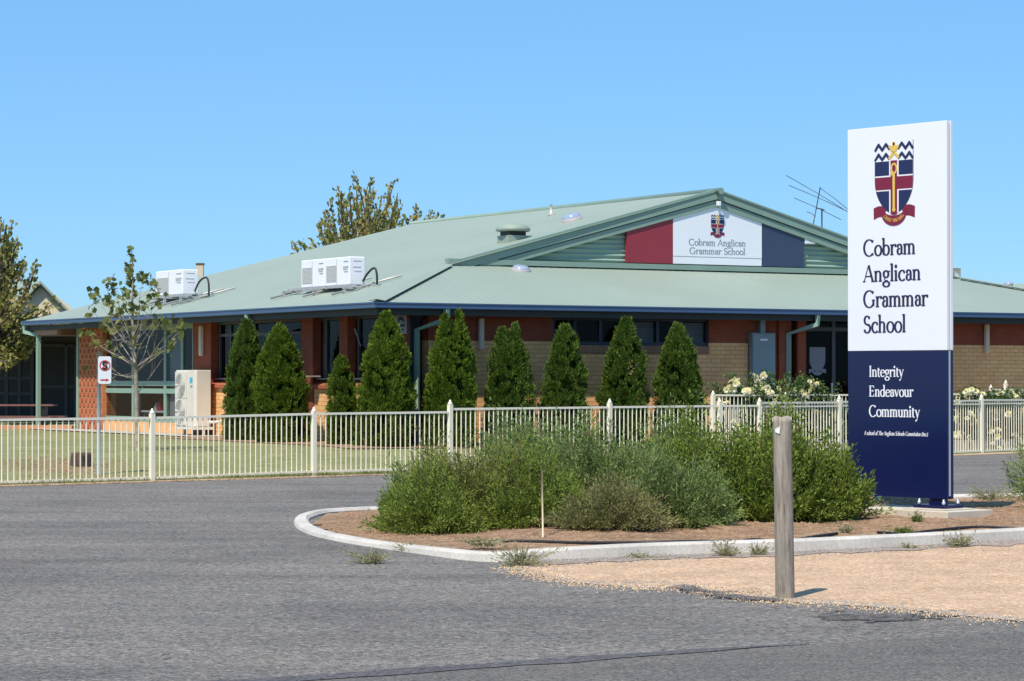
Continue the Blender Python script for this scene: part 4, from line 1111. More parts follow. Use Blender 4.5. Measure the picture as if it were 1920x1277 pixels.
# concrete path and mulch strip along the walls
def strip(name, pts, mat, dz, n=24):
    """ground strip following the terrain between two rows of points"""
    mb = MB(); A, B = pts
    for i in range(n):
        t0, t1 = i / n, (i + 1) / n
        q = [A[0].lerp(A[1], t0), A[0].lerp(A[1], t1), B[0].lerp(B[1], t1), B[0].lerp(B[1], t0)]
        mb.face([(p.x, p.y, gz(p.x, p.y) + dz) for p in q])
    return tag(mb.build(name, mat), kind='structure')
strip('path', ((W(-.35, 7.6, 0), W(-.35, 24, 0)), (W(A_W + .01, 7.6, 0), W(A_W + .01, 24, 0))), M['path'], .03)
strip('soil_strip', ((W(-1.15, -.9, 0), W(-1.15, 7.5, 0)), (W(A_W, -.9, 0), W(A_W, 7.5, 0))), M['mulch'], .024)
strip('soil_strip', ((W(-1.15, -1.15, 0), W(8.2, -1.15, 0)), (W(-1.15, 1.05, 0), W(8.2, 1.05, 0))), M['mulch'], .028)

# ================================================================== the tall sign on the island
dR = 26.9; pR = at(1776, 700, dR); pL = at(1590, 700, dR * 1.039)
sx_ = Vector((pR.x - pL.x, pR.y - pL.y, 0)); SWID = sx_.length; sx_.normalize(); sn_ = sx_.cross(Vector((0, 0, 1)))
zt_, zm_, zb_ = 1.5 + 484 / F * dR, 1.5 + 52.3 / F * dR, 1.5 - 227 / F * dR
so_ = Vector((pL.x, pL.y, 0))
sg = empty('school_sign', so_ + sx_ * SWID / 2 + Vector((0, 0, .13)), 'tall white and navy school sign with a coat of arms, standing in the island', 'sign')
PS = Plane(so_, sx_, (0, 0, 1), sn_)
def sbox(mb, x0, x1, d0, d1, z0, z1, m=0):      # d = depth behind the face
    mb.box(PS.p(x0, z0, -d1), sx_ * (x1 - x0), sn_ * (d1 - d0), (0, 0, z1 - z0), m)
mb = MB(); sbox(mb, 0, SWID, 0, .045, zm_ + .002, zt_); sbox(mb, 0, SWID, .062, .10, zm_ + .002, zt_); o = mb.build('upper_panel', M['signwhite'], sg, bevel=.003)
mb = MB(); sbox(mb, 0, SWID, 0, .026, zb_, zm_ - .002); sbox(mb, 0, SWID, .060, .10, zb_, zm_ - .002); mb.build('lower_panel', M['signblue'], sg, bevel=.003)
mb = MB(); sbox(mb, .012, SWID - .012, .046, .061, zm_ + .004, zt_ - .012); sbox(mb, .012, SWID - .004, .0265, .0595, zb_ + .03, zm_ - .004); mb.build('edge_channel', M['alu'], sg)
mb = MB()
for s, (u0, v0, u1, v1, ut, vt) in (('Cobram', (1618.5, 480.3, 1717.5, 476, 1630, 449.6)), ('Anglican', (1618.5, 528.7, 1727.5, 524, 1629, 497.8)),
                                    ('Grammar', (1618.5, 576.3, 1740.5, 573, 1630, 545)), ('School', (1618.5, 623.8, 1699.5, 621.8, 1626, 592.5))):
    x0, y0 = PS.pix(u0, v0); x1, y1 = PS.pix(u1, v1); yt = PS.pix(ut, vt)[1]
    mb = MB(); text_on(mb, PS, s, x0, y0, x1, y0, yt - y0, .0015, 0, 1.25)
    mb.build('lettering', M['navytext'], sg)
mb = MB()
for s, (u0, v0, u1, vt) in (('Integrity', (1629.5, 706.4, 1695, 686)), ('Endeavour', (1629.5, 743.4, 1713, 723)), ('Community', (1629.5, 781, 1725.5, 760))):
    x0, y0 = PS.pix(u0, v0); x1, y1 = PS.pix(u1, v0); yt = PS.pix(u0, vt)[1]
    mb = MB(); text_on(mb, PS, s, x0, y0, x1, y0, yt - y0, .0015, 0, 1.2); mb.build('lettering', M['whitetext'], sg)
mb = MB()
x0, y0 = PS.pix(1620.5, 815.3); x1, y1 = PS.pix(1740, 818.3); yt = PS.pix(1620.5, 808)[1]
text_on(mb, PS, 'A school of The Anglican Schools Commission (Inc.)', x0, y0, x1, y0, yt - y0, .0015, 0, 1.35, .18)
mb.build('lettering', M['whitetext'], sg)
cx0, cy0 = PS.pix(1638.2, 340); cx1, cy1 = PS.pix(1716.5, 340); _, cyt = PS.pix(1677, 268.5); _, cyb = PS.pix(1677, 422.5)
mb = MB(); ky = (cyt - cyb) / (1062 - 182)
crest(mb, PS, (cx0 + cx1) / 2 - .005, cyt - (560 - 182) * ky, (cx1 - cx0) / 448, ky); mb.build('crest', [M[k] for k in CREST], sg)
for xa, xb in ((.04, .22), (SWID - .27, SWID - .06)):
    mb = MB(); sbox(mb, xa, xb, .02, .08, .165, zb_ - .001); mb.build('leg', M['signblue'], sg)
    mb = MB(); sbox(mb, xa - .12, xb + .09, -.09, .22, .131, .165); bp = mb.build('base_plate', M['signblue'], sg)
    for xx, dd in ((xa - .07, -.05), (xb + .05, -.05), (xa - .07, .18), (xb + .05, .18)):
        mb = MB(); mb.lathe(PS.p(xx, .166, -dd), [(.02, 0), (.02, .03), (.012, .035), (.012, .06)], 8); mb.build('bolt', M['alu'], bp)
fo = MB(); sbox(fo, -.5, SWID + .30, -.36, .38, -.02, .118); sbox(fo, SWID - .45, SWID + .12, -.2, .30, .1185, .130); sbox(fo, -.2, .4, -.2, .30, .1185, .130)
fo.build('footing', M['concrete'], sg, bevel=.012)

# ================================================================== fences
def dome_post(p, h, r, parent, mat):
    mb = MB(); p = Vector(p)
    mb.box(p + FD * -r + FN * -r, FD * 2 * r, FN * 2 * r, (0, 0, h - .035))
    mb.lathe(p + Vector((0, 0, h - .035)), [(r * 1.12, 0), (r * 1.12, .012), (r * .8, .035), (r * .55, .045), (r * .5, .06), (r * .25, .075)], 12)
    return mb.build('post', mat, parent)
def panel(pa, pb, zt, zb, parent, extra_top=0.0, sp=.096, bar=.0105):
    """bars with a top and a bottom rail between two posts; zt, zb = heights at either end"""
    d = Vector((pb.x - pa.x, pb.y - pa.y, 0)); L = d.length; d.normalize(); n = Vector((-d.y, d.x, 0))
    L0, L1 = .035, L - .035
    P = lambda t, z: Vector((pa.x, pa.y, 0)) + d * t + Vector((0, 0, z))
    mb = MB(); k = int((L1 - L0) / sp)
    for i in range(1, k + 1):
        t = L0 + (L1 - L0) * i / (k + 1); f = t / L
        za, zc = zb[0] + (zb[1] - zb[0]) * f, zt[0] + (zt[1] - zt[0]) * f
        mb.tube([P(t, za + .016), P(t, zc - .012)], bar, 6, cap=False)
    pn_ = mb.build('panel', M['cream'], parent)
    def rail(z, nm, hh=.017):
        m2 = MB(); q = []
        for t, f in ((L0, 0), (L1, 1)): q.append((t, z[0] + (z[1] - z[0]) * f))
        b = [P(q[0][0], q[0][1] - hh) - n * .017, P(q[1][0], q[1][1] - hh) - n * .017, P(q[1][0], q[1][1] - hh) + n * .017, P(q[0][0], q[0][1] - hh) + n * .017]
        m2.hexa(b + [x + Vector((0, 0, 2 * hh)) for x in b]); m2.build(nm, M['cream'], pn_)
    rail(zt, 'top_rail'); rail(zb, 'bottom_rail')
    if extra_top: rail((zt[0] - extra_top, zt[1] - extra_top), 'middle_rail', .013)
def on_line(u):                    # distance along the front fence seen at pixel column u
    k = (u - 960) / F; return (k * F0.y - F0.x) / (FD.x - k * FD.y)
f1 = empty('front_fence', F0 + FD * 2.46, 'cream tubular fence along the lawn in front of the conifers', 'fence')
tp = [on_line(u) for u in (285.5, 588.5, 844, 1143, 1349, 1424)]
tp = [tp[0] - 2 * 2.95, tp[0] - 2.95] + tp
zt = [(.915, .917), (.917, .920), (.920, .952), (.954, .957), (1.006, 1.010), (1.012, 1.014), (1.014, 1.012)]
zbm = [.045, .05, .05, .075, .065, .075, .08, .08]
for i, t in enumerate(tp):
    p = F0 + FD * t; dome_post((p.x, p.y, -.03), (1.02 if i < 4 else 1.115) + .03, .034, f1, M['cream'])
for i in range(len(tp) - 1): panel(F0 + FD * tp[i], F0 + FD * tp[i + 1], zt[i], (zbm[i], zbm[i + 1]), f1)
f2 = empty('driveway_fence', at(1424, 860, 45.5), 'cream double-railed fence along the driveway behind the tall sign', 'fence')
pa, pb = at(1424, 860, 45.6), at(1960, 850, 53.0)
n2 = 4; ps = [Vector((pa.x, pa.y, 0)).lerp(Vector((pb.x, pb.y, 0)), i / n2) for i in range(n2 + 1)]
for i, p in enumerate(ps):
    if i: dome_post((p.x, p.y, -.03), 1.17, .034, f2, M['cream'])
for i in range(n2):
    zz = []
    for p in (ps[i], ps[i + 1]): zz.append(1.5 - 45.5 * p.y / F if i < 2 else 1.5 - 42 * p.y / F)
    panel(ps[i], ps[i + 1], (1.06, 1.05), (.045, .045), f2, .07)
f3 = empty('rose_fence', at(1337, 820, 48.6), 'cream fence behind the roses in front of the entrance', 'fence')
pa, pb = at(1337, 820, 48.6), at(1960, 820, 54.0)
n3 = 5; ps = [Vector((pa.x, pa.y, 0)).lerp(Vector((pb.x, pb.y, 0)), i / n3) for i in range(n3 + 1)]
for i, p in enumerate(ps): dome_post((p.x, p.y, .1), 1.12, .034, f3, M['cream'])
for i in range(n3): panel(ps[i], ps[i + 1], (1.175, 1.165), (.27, .26), f3, 0, .1)
f4 = empty('side_gate', at(1858, 800, 54.6), 'taller cream gate behind the roses right of the sign', 'gate')
pa, pb = at(1858, 800, 54.6), at(1960, 800, 55.6); q_ = at(1886, 800, 54.9)
for p in (pa, q_, pb): dome_post((p.x, p.y, .1), 1.22 if p is not q_ else 1.32, .034, f4, M['cream'])
panel(Vector((pa.x, pa.y, 0)), Vector((q_.x, q_.y, 0)), (1.25, 1.25), (.3, .3), f4); panel(Vector((q_.x, q_.y, 0)), Vector((pb.x, pb.y, 0)), (1.25, 1.25), (.3, .3), f4)
# low brick edging and raised bed under the rear fence
e0, e1 = at(1330, 800, 48.5), at(1960, 800, 53.9)
ed = (Vector((e1.x - e0.x, e1.y - e0.y, 0))).normalized(); en = Vector((-ed.y, ed.x, 0))
mb = MB(); mb.box(Vector((e0.x, e0.y, -.02)) - en * .16, ed * 9.0, en * .22, (0, 0, .25))
tag(mb.build('garden_edging', M['path'], None, (e0.x, e0.y, 0)), 'low pinkish edging under the fence of the rose bed', 'edging')
mb = MB(); mb.face([tuple(Vector((e0.x, e0.y, .215)) + en * .07), tuple(Vector((e1.x, e1.y, .215)) + en * .07), tuple(W(16.6, 1.0, .215)), tuple(W(8.1, 1.0, .215))])
tag(mb.build('rose_bed', M['mulch']), kind='structure')

# ================================================================== small things in front
pb_ = gnd(1472, 1123)
ph = .5 * (1.5 - (783 - 709) * pb_.y / F) + .5 * (1.5 - 74 * pb_.y / F)
pw = 35.5 / F * pb_.y / 2
bo = empty('timber_bollard', pb_, 'weathered round timber bollard with a white tag near its top', 'bollard')
mb = MB(); nn = 20; levels = [(-.1, 1.03), (.0, 1.03), (.3, 1.01), (.6, 1.0), (.9, .985), (ph - .03, .97), (ph, .93)]
for (z, k) in levels:
    for j in range(nn):
        t = 2 * math.pi * j / nn; r = pw * k * (1 + .02 * math.sin(3 * t + z * 2) + .012 * math.sin(11 * t))
        zz = z + (.012 * math.sin(2 * t) if z == ph else 0)
        mb.v.append((pb_.x + r * math.cos(t) - .016 * z, pb_.y + r * math.sin(t), zz))
for k in range(len(levels) - 1):
    for j in range(nn):
        a_ = k * nn + j; b_ = k * nn + (j + 1) % nn; mb.f.append((a_, b_, b_ + nn, a_ + nn)); mb.m.append(0); mb.sm.append(True)
mb.f.append(tuple((len(levels) - 1) * nn + j for j in range(nn))); mb.m.append(0); mb.sm.append(False)
mb.build('post', M['timber'], bo)
mb = MB(); q = at(1458, 808, pb_.y - pw * .93); mb.hexa([q + Vector(k) for k in ((-.014, .012, -.01), (.012, -.008, -.02), (.012, -.002, -.02), (-.014, .02, -.01))] + [q + Vector(k) for k in ((-.016, .012, .012), (.016, -.008, .03), (.016, -.002, .03), (-.016, .02, .012))])
mb.build('tag', M['white'], bo)
# no-stopping sign
ps_ = gnd(195, 893, .02); ps_ = Vector((ps_.x, ps_.y, .02)) + FN * .16
ns = empty('parking_sign', ps_, 'white no-stopping sign with a red arrow on a grey-green pole behind the fence', 'sign')
dS = ps_.y; zt_s = 1.5 + (709 - 659) * dS / F
mb = MB(); mb.tube([ps_, (ps_.x, ps_.y, zt_s)], .030, 12); mb.build('pole', M['steelgreen'], ns)
nd = Vector((.86, -.51, 0)); nx_ = Vector((.90, -.30, 0)).normalized(); nn_ = nx_.cross(Vector((0, 0, 1)))
nx_ = Vector((.95, .31, 0)).normalized(); nn_ = nx_.cross(Vector((0, 0, 1)))
PN = Plane(ps_ + nn_ * .034, nx_, (0, 0, 1), nn_)
(x0, y0), (x1, y1) = PN.pix(183.6, 719.7), PN.pix(208.6, 668.3)
def rrect(x0, y0, x1, y1, r, n=5):
    pts = []
    for cx, cy, a in ((x1 - r, y1 - r, 0), (x0 + r, y1 - r, 90), (x0 + r, y0 + r, 180), (x1 - r, y0 + r, 270)):
        pts += [(cx + r * math.cos(R(a + 90 * i / n)), cy + r * math.sin(R(a + 90 * i / n))) for i in range(n + 1)]
    return pts
mb = MB(); poly_on(mb, PN, rrect(x0, y0, x1, y1, .035), 0, 0, .004); mb.build('board', M['white'], ns)
cx_, cy_ = PN.pix(196.7, 685.6); rx_ = (x1 - x0) * .37
mb = MB(); band_on(mb, PN, [(cx_ + rx_ * math.cos(t), cy_ + rx_ * math.sin(t)) for t in np.linspace(0, 6.2832, 33)], .017, .0045, 0)
s_pts = [(cx_ + x * rx_, cy_ + y * rx_) for x, y in [(.38, .48), (.1, .66), (-.22, .62), (-.38, .42), (-.28, .18), (0, .02), (.28, -.16), (.38, -.4), (.22, -.6), (-.1, -.66), (-.38, -.5)]]
band_on(mb, PN, s_pts, .030, .0055, 1)
band_on(mb, PN, [(cx_ + rx_ * .68, cy_ + rx_ * .68), (cx_ - rx_ * .68, cy_ - rx_ * .68)], .016, .0068, 0)
mb.build('symbol', [M['redpaint'], M['black']], ns); mb = MB()
ax0, ay = PN.pix(189, 712.5); ax1, _ = PN.pix(204.5, 712.5)
band_on(mb, PN, [(ax0, ay), (ax1 - .03, ay)], .022, .0045, 0); poly_on(mb, PN, [(ax1 - .045, ay - .024), (ax1, ay), (ax1 - .045, ay + .024)], .0055, 0, .001)
mb.build('arrow', M['redpaint'], ns)
# tree stump on the lawn
q = gnd(151, 886, .02); mb = MB()
mb.lathe((q.x, q.y, .0), [(.19, -.02), (.165, .06), (.145, .16), (.135, .27), (.13, .33), (.05, .31)], 18, 0, True, lambda t, z: 1 + .16 * math.sin(4 * t + 1) + .1 * math.sin(7 * t) + (.1 * math.sin(3 * t) if z > .2 else 0))
tag(mb.build('tree_stump', M['stump'], None, (q.x, q.y, 0)), 'short dark tree stump on the lawn behind the fence', 'stump')
# thin stake and irrigation pipes in the island bed
q = gnd(1018, 1003, .06); mb = MB(); mb.tube([(q.x, q.y, .02), (q.x - .008, q.y, 1.5 - 174.5 * q.y / F)], .009, 6)
tag(mb.build('garden_stake', M['cladding'], None, q), 'thin pale stake standing among the shrubs', 'stake')
def pipe(us, label, r=.014):
    pts = []
    for u, v in us:
        q = gnd(u, v, .09); pts.append(Vector((q.x, q.y, bedz(q.x, q.y) + .012)))
    pts = smooth(pts, 2); mb = MB(); mb.tube(pts, r, 8); tag(mb.build('irrigation_pipe', M['black'], None, pts[0]), label, 'pipe', 'black irrigation pipes on the mulch')
pipe([(925, 1006), (1000, 1008), (1080, 1011), (1160, 1014), (1240, 1016), (1330, 1014), (1420, 1010), (1440, 1006)], 'long black irrigation pipe in front of the shrubs')
pipe([(1380, 1009), (1405, 1004), (1428, 1004), (1440, 1011), (1470, 1008), (1520, 1004), (1570, 1000)], 'looped black irrigation pipe behind the timber bollard')
pipe([(1645, 996), (1700, 995), (1760, 991), (1840, 989), (1930, 990)], 'black irrigation pipe in front of the concrete footing')

# ================================================================== neighbouring classroom block, far left
cbO = at(70, 812, 74); cl = empty('classroom_block', Vector((cbO.x, cbO.y, .2)), 'neighbouring classroom block with a cream gable and green roof behind the tree', 'building')
def cbx(mb, x0, x1, y0, y1, z0, z1, m=0): mb.box(Vector((x0, y0, z0)), (x1 - x0, 0, 0), (0, y1 - y0, 0), (0, 0, z1 - z0), m)
xg = at(82, 560, 74).x; yg = 74.0
zap = 1.5 + (709 - 527) * yg / F; zge = 1.5 + (709 - 592) * yg / F; hwid = 2 * (zap - zge)
xl, xr = xg - .95, xg + .95
mb = MB(); mb.prism([Vector((xl, yg, 2.7)), Vector((xr, yg, 2.7)), Vector((xr, yg, zge + .1)), Vector((xg - .05, yg, zap - .12)), Vector((xl, yg, zge + .1))], (0, .2, 0)); mb.build('gable', M['cladding'], cl)
mb = MB()
for s in (-1, 1):
    e = Vector((xg - .05 + s * 1.12, yg - .25, zge - .14)); t = Vector((xg - .05, yg - .25, zap))
    q = [e, t, t + Vector((-4.6, 7.7, 0)), e + Vector((-4.6, 7.7, 0))]
    mb.hexa([p + Vector((0, 0, -.08)) for p in (q if s < 0 else q[::-1])] + [p for p in (q if s < 0 else q[::-1])])
mb.build('roof', M['roof'], cl)
mb = MB(); z2 = 1.5 + (709 - 577) * 80 / F; mb.prism([Vector((xr - 1, 78, 2.75)), Vector((xr + 8, 78, 2.75)), Vector((xr + 8, 81, z2)), Vector((xr - 1, 81, z2))], (0, 0, -.1)); mb.build('rear_roof', M['roof'], cl)
mb = MB(); cbx(mb, -22, xr + 3.2, 70.8, 78, 2.66, 2.80); mb.build('verandah_roof', M['soffit'], cl)
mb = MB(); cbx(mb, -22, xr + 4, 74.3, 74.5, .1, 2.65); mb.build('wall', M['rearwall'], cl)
# glazed screens and doors in the shade
def lx(u, d): return (u - 960) / F * d
for us, z0, z1, rails in (((-40, -12, 12, 36, 60), .25, 2.5, (1.5, 1.05)), ((76, 124, 142), .25, 2.45, (1.25,))):
    mb = MB(); D = 74.2
    for u in us: cbx(mb, lx(u, D) - .05, lx(u, D) + .05, D, D + .09, z0, z1)
    for u0, u1 in zip(us, us[1:]):
        for z in (z0, z1) + rails: cbx(mb, lx(u0, D) + .05, lx(u1, D) - .05, D + .01, D + .08, z - .045, z + .045)
    w_ = mb.build('window', M['frame_dark'], cl)
    for u0, u1 in zip(us, us[1:]):
        g_ = MB(); cbx(g_, lx(u0, D) + .05, lx(u1, D) - .05, D + .04, D + .046, z0 + .045, z1 - .045); g_.build('pane', M['black'], w_)
p1 = at(0, 668, 69); p2 = at(13.5, 692, 69)
mb = MB(); cbx(mb, p1.x - .25, p2.x, 69, 69.03, p2.z, p1.z); nb = mb.build('wall_sign', M['board'], None, (p1.x, 69, p2.z)); tag(nb, 'small pinkish sign hanging at the left edge under the tree', 'sign')
# picnic tables in front of it
def picnic(x, y, w, label):
    o = empty('picnic_table', (x, y, .2), label, 'picnic table', 'slatted picnic tables by the classroom')
    mb = MB()
    for k in range(4): cbx(mb, x, x + w, y + k * .17, y + k * .17 + .15, .80, .84)
    mb.build('tabletop', M['tablewood'], o)
    for k, yy in enumerate((y - .42, y + .95)):
        mb = MB(); cbx(mb, x + .05, x + w + .15, yy, yy + .26, .50, .54); mb.build('bench_seat', M['tablewood'], o)
    for xx in (x + .25, x + w - .3):
        mb = MB(); cbx(mb, xx, xx + .06, y + .05, y + .6, .2, .80); cbx(mb, xx + .001, xx + .059, y - .4, y + 1.15, .44, .499); mb.build('leg', M['black'], o)
picnic(lx(0, 64) - 1.0, 64.0, lx(100, 64) - lx(0, 64) + 1.0, 'slatted red-brown picnic table left of the green verandah post')
mb = MB(); y_ = 62.2
cbx(mb, lx(-30, y_), lx(135, y_), y_, y_ + .9, .16, .34); o = mb.build('low_platform', M['terracotta'], None, (lx(50, y_), y_, .16)); tag(o, 'low red-orange platform in the sun under the picnic table', 'platform')
mb = MB(); mb.tube([at(1792, 540, 76), at(1792, 503, 76)], .15, 12); mb.tube([at(1799, 530, 76), at(1799, 502, 76)], .02, 5)
tag(mb.build('rear_vent', M['white'], None, at(1792, 540, 76)), 'white vent pipe behind the roof edge right of the sign', 'vent')
# building behind on the far right
o = empty('rear_building', at(1960, 700, 96), 'distant green-roofed building behind the right hip of the school', 'building')
zr = 1.5 + (709 - 528) * 95 / F; x0_, x1_ = lx(1880, 95), lx(2300, 95)
mb = MB(); mb.prism([Vector((x0_ - 3, 92, 3.2)), Vector((x1_, 92, 3.2)), Vector((x1_, 97, zr)), Vector((x0_, 97, zr))], (0, 0, -.12)); mb.build('roof', M['roof'], o)
mb = MB(); cbx(mb, x0_ - 2, x1_, 93, 97, .2, 3.1); mb.build('wall', M['cream_brick'], o)
mb = MB(); q = at(1891, 531, 88); mb.lathe(q - Vector((0, 0, .1)), [(.16, 0), (.16, .09), (.12, .14), (.05, .17)], 14); rs = mb.build('rear_skylight', M['dome'], None, q); tag(rs, 'small grey dome on the roofline near the right edge', 'skylight')

# ================================================================== vegetation
NR = np.random.default_rng(11)
def unit(n):
    v = NR.normal(size=(n, 3)); return v / np.linalg.norm(v, axis=1)[:, None]
# --- clipped conifers
def conifer(u, d, vt, vb, ul, ur, label, mat='conifer', tips=1, seed=0, brown=0):
    rg = np.random.default_rng(100 + seed)
    base = at(u, vb, d); base.z = gz(base.x, base.y); z1 = at(u, vt, d).z; H = z1 - base.z; Rr = (ur - ul) / 2 / F * d
    off = np.array([base.x, base.y, base.z])
    root = empty('conifer', base, label, 'conifer', 'clipped conifers along the school walls')
    ph = rg.uniform(0, 6.28, 6)
    def prof(t): return np.clip((1 - np.clip(t, 0, 1) ** 2.9), 0, 1) ** .78 * (.92 + .08 * np.clip(t / .2, 0, 1)) * 1.0
    def lump(th, t): return 1 + .08 * np.sin(3 * th + ph[0] + 4 * t) + .07 * np.sin(5 * th + ph[1] - 11 * t) + .06 * np.sin(2 * th + ph[2] + 19 * t) + .05 * np.sin(9 * th + ph[3] + 27 * t)
    tipx = [(0, 0, 1.0)] if tips == 1 else [(-.24 * Rr, 0, .985), (.26 * Rr, .1 * Rr, .955)]
    nc = int(560 * (H / 2.2) * (Rr / .42)); per = 46
    t = rg.uniform(0, 1, nc) ** 1.12; th = rg.uniform(0, 6.283, nc)
    r = Rr * prof(t) * lump(th, t) * rg.uniform(.84, 1.05, nc)
    zz = t * H; cx = r * np.cos(th) + Rr * .16 * math.sin(ph[4]) * t ** 1.5; cy = r * np.sin(th)
    if tips == 2:
        w = np.clip((t - .74) / .26, 0, 1); side = (th > 1.57) & (th < 4.71)
        cx = cx * (1 - .45 * w) + np.where(side, tipx[0][0], tipx[1][0]) * w; zz = zz * np.where(side, 1 - .035 * w, 1)
    c = np.stack([cx, cy, zz], 1)
    outw = np.stack([np.cos(th), np.sin(th), np.full(nc, .35)], 1)
    cl = np.repeat(c, per, 0); ou = np.repeat(outw, per, 0); n = len(cl)
    cr = np.repeat(rg.uniform(.045, .095, nc), per)[:, None]
    v = rg.normal(size=(n, 3)); v /= np.linalg.norm(v, axis=1)[:, None]
    cen = cl + v * cr * rg.uniform(.3, 1, n)[:, None] * np.array([1, 1, 1.35]) + ou * .015
    dirs = ou * .55 + v * .55 + np.array([0, 0, .75]); nr = ou + rg.normal(size=(n, 3)) * .55
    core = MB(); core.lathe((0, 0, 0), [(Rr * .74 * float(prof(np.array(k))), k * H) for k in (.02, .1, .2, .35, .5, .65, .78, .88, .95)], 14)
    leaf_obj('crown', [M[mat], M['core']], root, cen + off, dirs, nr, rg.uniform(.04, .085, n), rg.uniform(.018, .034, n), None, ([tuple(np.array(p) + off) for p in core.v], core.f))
    tk = MB(); tk.tube([base - Vector((0, 0, .03)), base + Vector((0, 0, .35))], .05, 8); tk.build('trunk', M['darkbark'], root)
    if brown:
        k = 60; th = rg.normal(-1.2, .25, k); t = rg.normal(.62, .05, k); r = Rr * prof(t) * 1.02
        leaf_obj('dead_sprays', M['brownshrub'], root, np.stack([r * np.cos(th), r * np.sin(th), t * H], 1) + off, rg.normal(size=(k, 3)) + [0, 0, 1], rg.normal(size=(k, 3)) + [0, -1, 0], .06, .025)
def dA(u, a):                       # depth of the line local x = a at pixel column u
    b = pixA(u, 700, a)[0]; return W(a, b, 0).y
def dB(u, b):
    a = pixB(u, 700, b)[0]; return W(a, b, 0).y
conifer(457, dA(457, -.42), 605, 829, 421, 493, 'narrow conifer under the left eave downpipe, nearest the cream condenser', 'conifer_b', 1, 1)
conifer(530, dA(530, -.5), 614, 832, 482, 578, 'broad conifer casting its shadow on the sunlit cream bricks', 'conifer', 1, 2)
conifer(643, dA(643, -.3), 672, 831, 617, 668, 'smallest of the clipped conifers, clearly shorter than its neighbours', 'conifer', 1, 3)
conifer(719, 47.2, 591, 839, 670, 768, 'broadest conifer at the corner of the building, beside the small notice', 'conifer', 1, 4)
conifer(844, dB(844, -.55), 586, 838, 799, 889, 'twin-tipped tall conifer touching the eave below the front downpipe', 'conifer', 2, 5)
conifer(954, dB(954, -.5), 611, 836, 912, 998, 'twin-tipped conifer just right of the grey wall light', 'conifer_b', 2, 6)
conifer(1059, dB(1059, -.5), 613, 834, 1019, 1099, 'sharply pointed conifer left of the sunlit patch of bricks', 'conifer_b', 1, 7)
conifer(1167, dB(1167, -.5), 601, 833, 1126, 1208, 'conifer with brown dead sprays near its top, right of the sunlit bricks', 'conifer_b', 1, 8, 1)
conifer(1275, dB(1275, -.5), 613, 831, 1232, 1319, 'dark conifer at the right end of the row, in front of the blinds', 'conifer_b', 1, 9)

# --- shrubs of the island: many leafy stems from one base
def shrub(u, vb, d, wid, hgt, dep, mat, label, nst, per, leaf, seed, lean=.5, group='shrubs in the kerbed island', stemmat='twig', z0=None, cat='shrub', name='shrub', droop=0.0, low=.12):
    rg = np.random.default_rng(300 + seed)
    base = at(u, vb, d); base.z = bedz(base.x, base.y) if z0 is None else z0
    root = empty(name, base, label, cat, group); off = np.array(base)
    sm_ = MB(); C_, D_, N_, L_ = [], [], [], []
    hs = rg.uniform(0, 6.28, 4)
    for i in range(nst):
        th = rg.uniform(0, 6.283); q = math.sqrt(rg.uniform(0, 1))
        fx, fy = q * math.cos(th), q * math.sin(th)
        wav = .86 + .13 * math.sin(3.1 * fx + hs[0]) + .10 * math.sin(5.3 * fx + 2.2 * fy + hs[1]) + .08 * math.sin(9 * fx - 4 * fy + hs[2])
        hh = hgt * (max(.04, 1 - q ** 2.6) ** .55) * wav * rg.uniform(.72, 1.04)
        if rg.uniform() < .16: hh *= rg.uniform(1.06, 1.34)
        b0 = np.array([fx * wid * .52, fy * dep * .52, 0])
        e = np.array([fx * wid * rg.uniform(.95, 1.12), fy * dep * rg.uniform(.95, 1.1), max(.07, hh - droop * q * hgt)]) + rg.normal(size=3) * [.05, .05, .0]
        m_ = (b0 + e) / 2 + np.array([0, 0, hh * lean * .22 * q])
        # leafy twigs fill the whole depth: start low
        t = np.sort(rg.uniform(low, 1.0, per)) ** .8
        pts = ((1 - t) ** 2)[:, None] * b0 + (2 * t * (1 - t))[:, None] * m_ + (t ** 2)[:, None] * e
        tan = (2 * (1 - t))[:, None] * (m_ - b0) + (2 * t)[:, None] * (e - m_); tan /= np.linalg.norm(tan, axis=1)[:, None] + 1e-6
        v = rg.normal(size=(per, 3))
        C_.append(pts + v * leaf * .55 + tan * 0); D_.append(tan * 1.0 + v * .65 + [0, 0, .25]); N_.append(rg.normal(size=(per, 3)) + [0, -.3, .6]); L_.append(rg.uniform(.7, 1.25, per))
        # side sprigs towards the tip
        if i % 3 == 0: sm_.tube([Vector(b0 + off), Vector(m_ + off), Vector(e * .97 + off)], [.006, .004, .002], 3, cap=False)
    C_, D_, N_, L_ = (np.concatenate(x) for x in (C_, D_, N_, L_))
    leaf_obj('foliage', M[mat], root, C_ + off, D_, N_, leaf * L_, leaf * L_ * (.24 if mat != 'bright' else .33))
    sm_.build('stems', M[stemmat], root)
    return root
shrub(812, 995, 24.85, .60, .70, .70, 'olive', 'low olive-green shrub at the rounded end of the island', 520, 60, .042, 1, droop=.10, low=.05)
shrub(885, 990, 25.4, .74, 1.0, .8, 'olivebrown', 'taller dull olive shrub behind the low one, speckled with brown', 520, 62, .042, 2, low=.05)
shrub(995, 995, 25.1, .66, .80, .68, 'olive', 'olive shrub around the thin pale stake', 520, 60, .042, 3, droop=.06, low=.05)
shrub(1000, 960, 27.7, .66, 1.18, .6, 'bluegreen', 'tallest blue-green shrub rising behind the pale stake', 420, 62, .048, 4)
shrub(1150, 970, 26.9, 1.05, 1.18, .8, 'bluegreen', 'wide blue-green shrub behind the dry brown one', 720, 62, .048, 5)
shrub(1140, 1005, 24.3, .62, .52, .42, 'brownshrub', 'dry yellow-brown spreading shrub at the front of the island', 420, 60, .036, 6, droop=.18, low=.05)
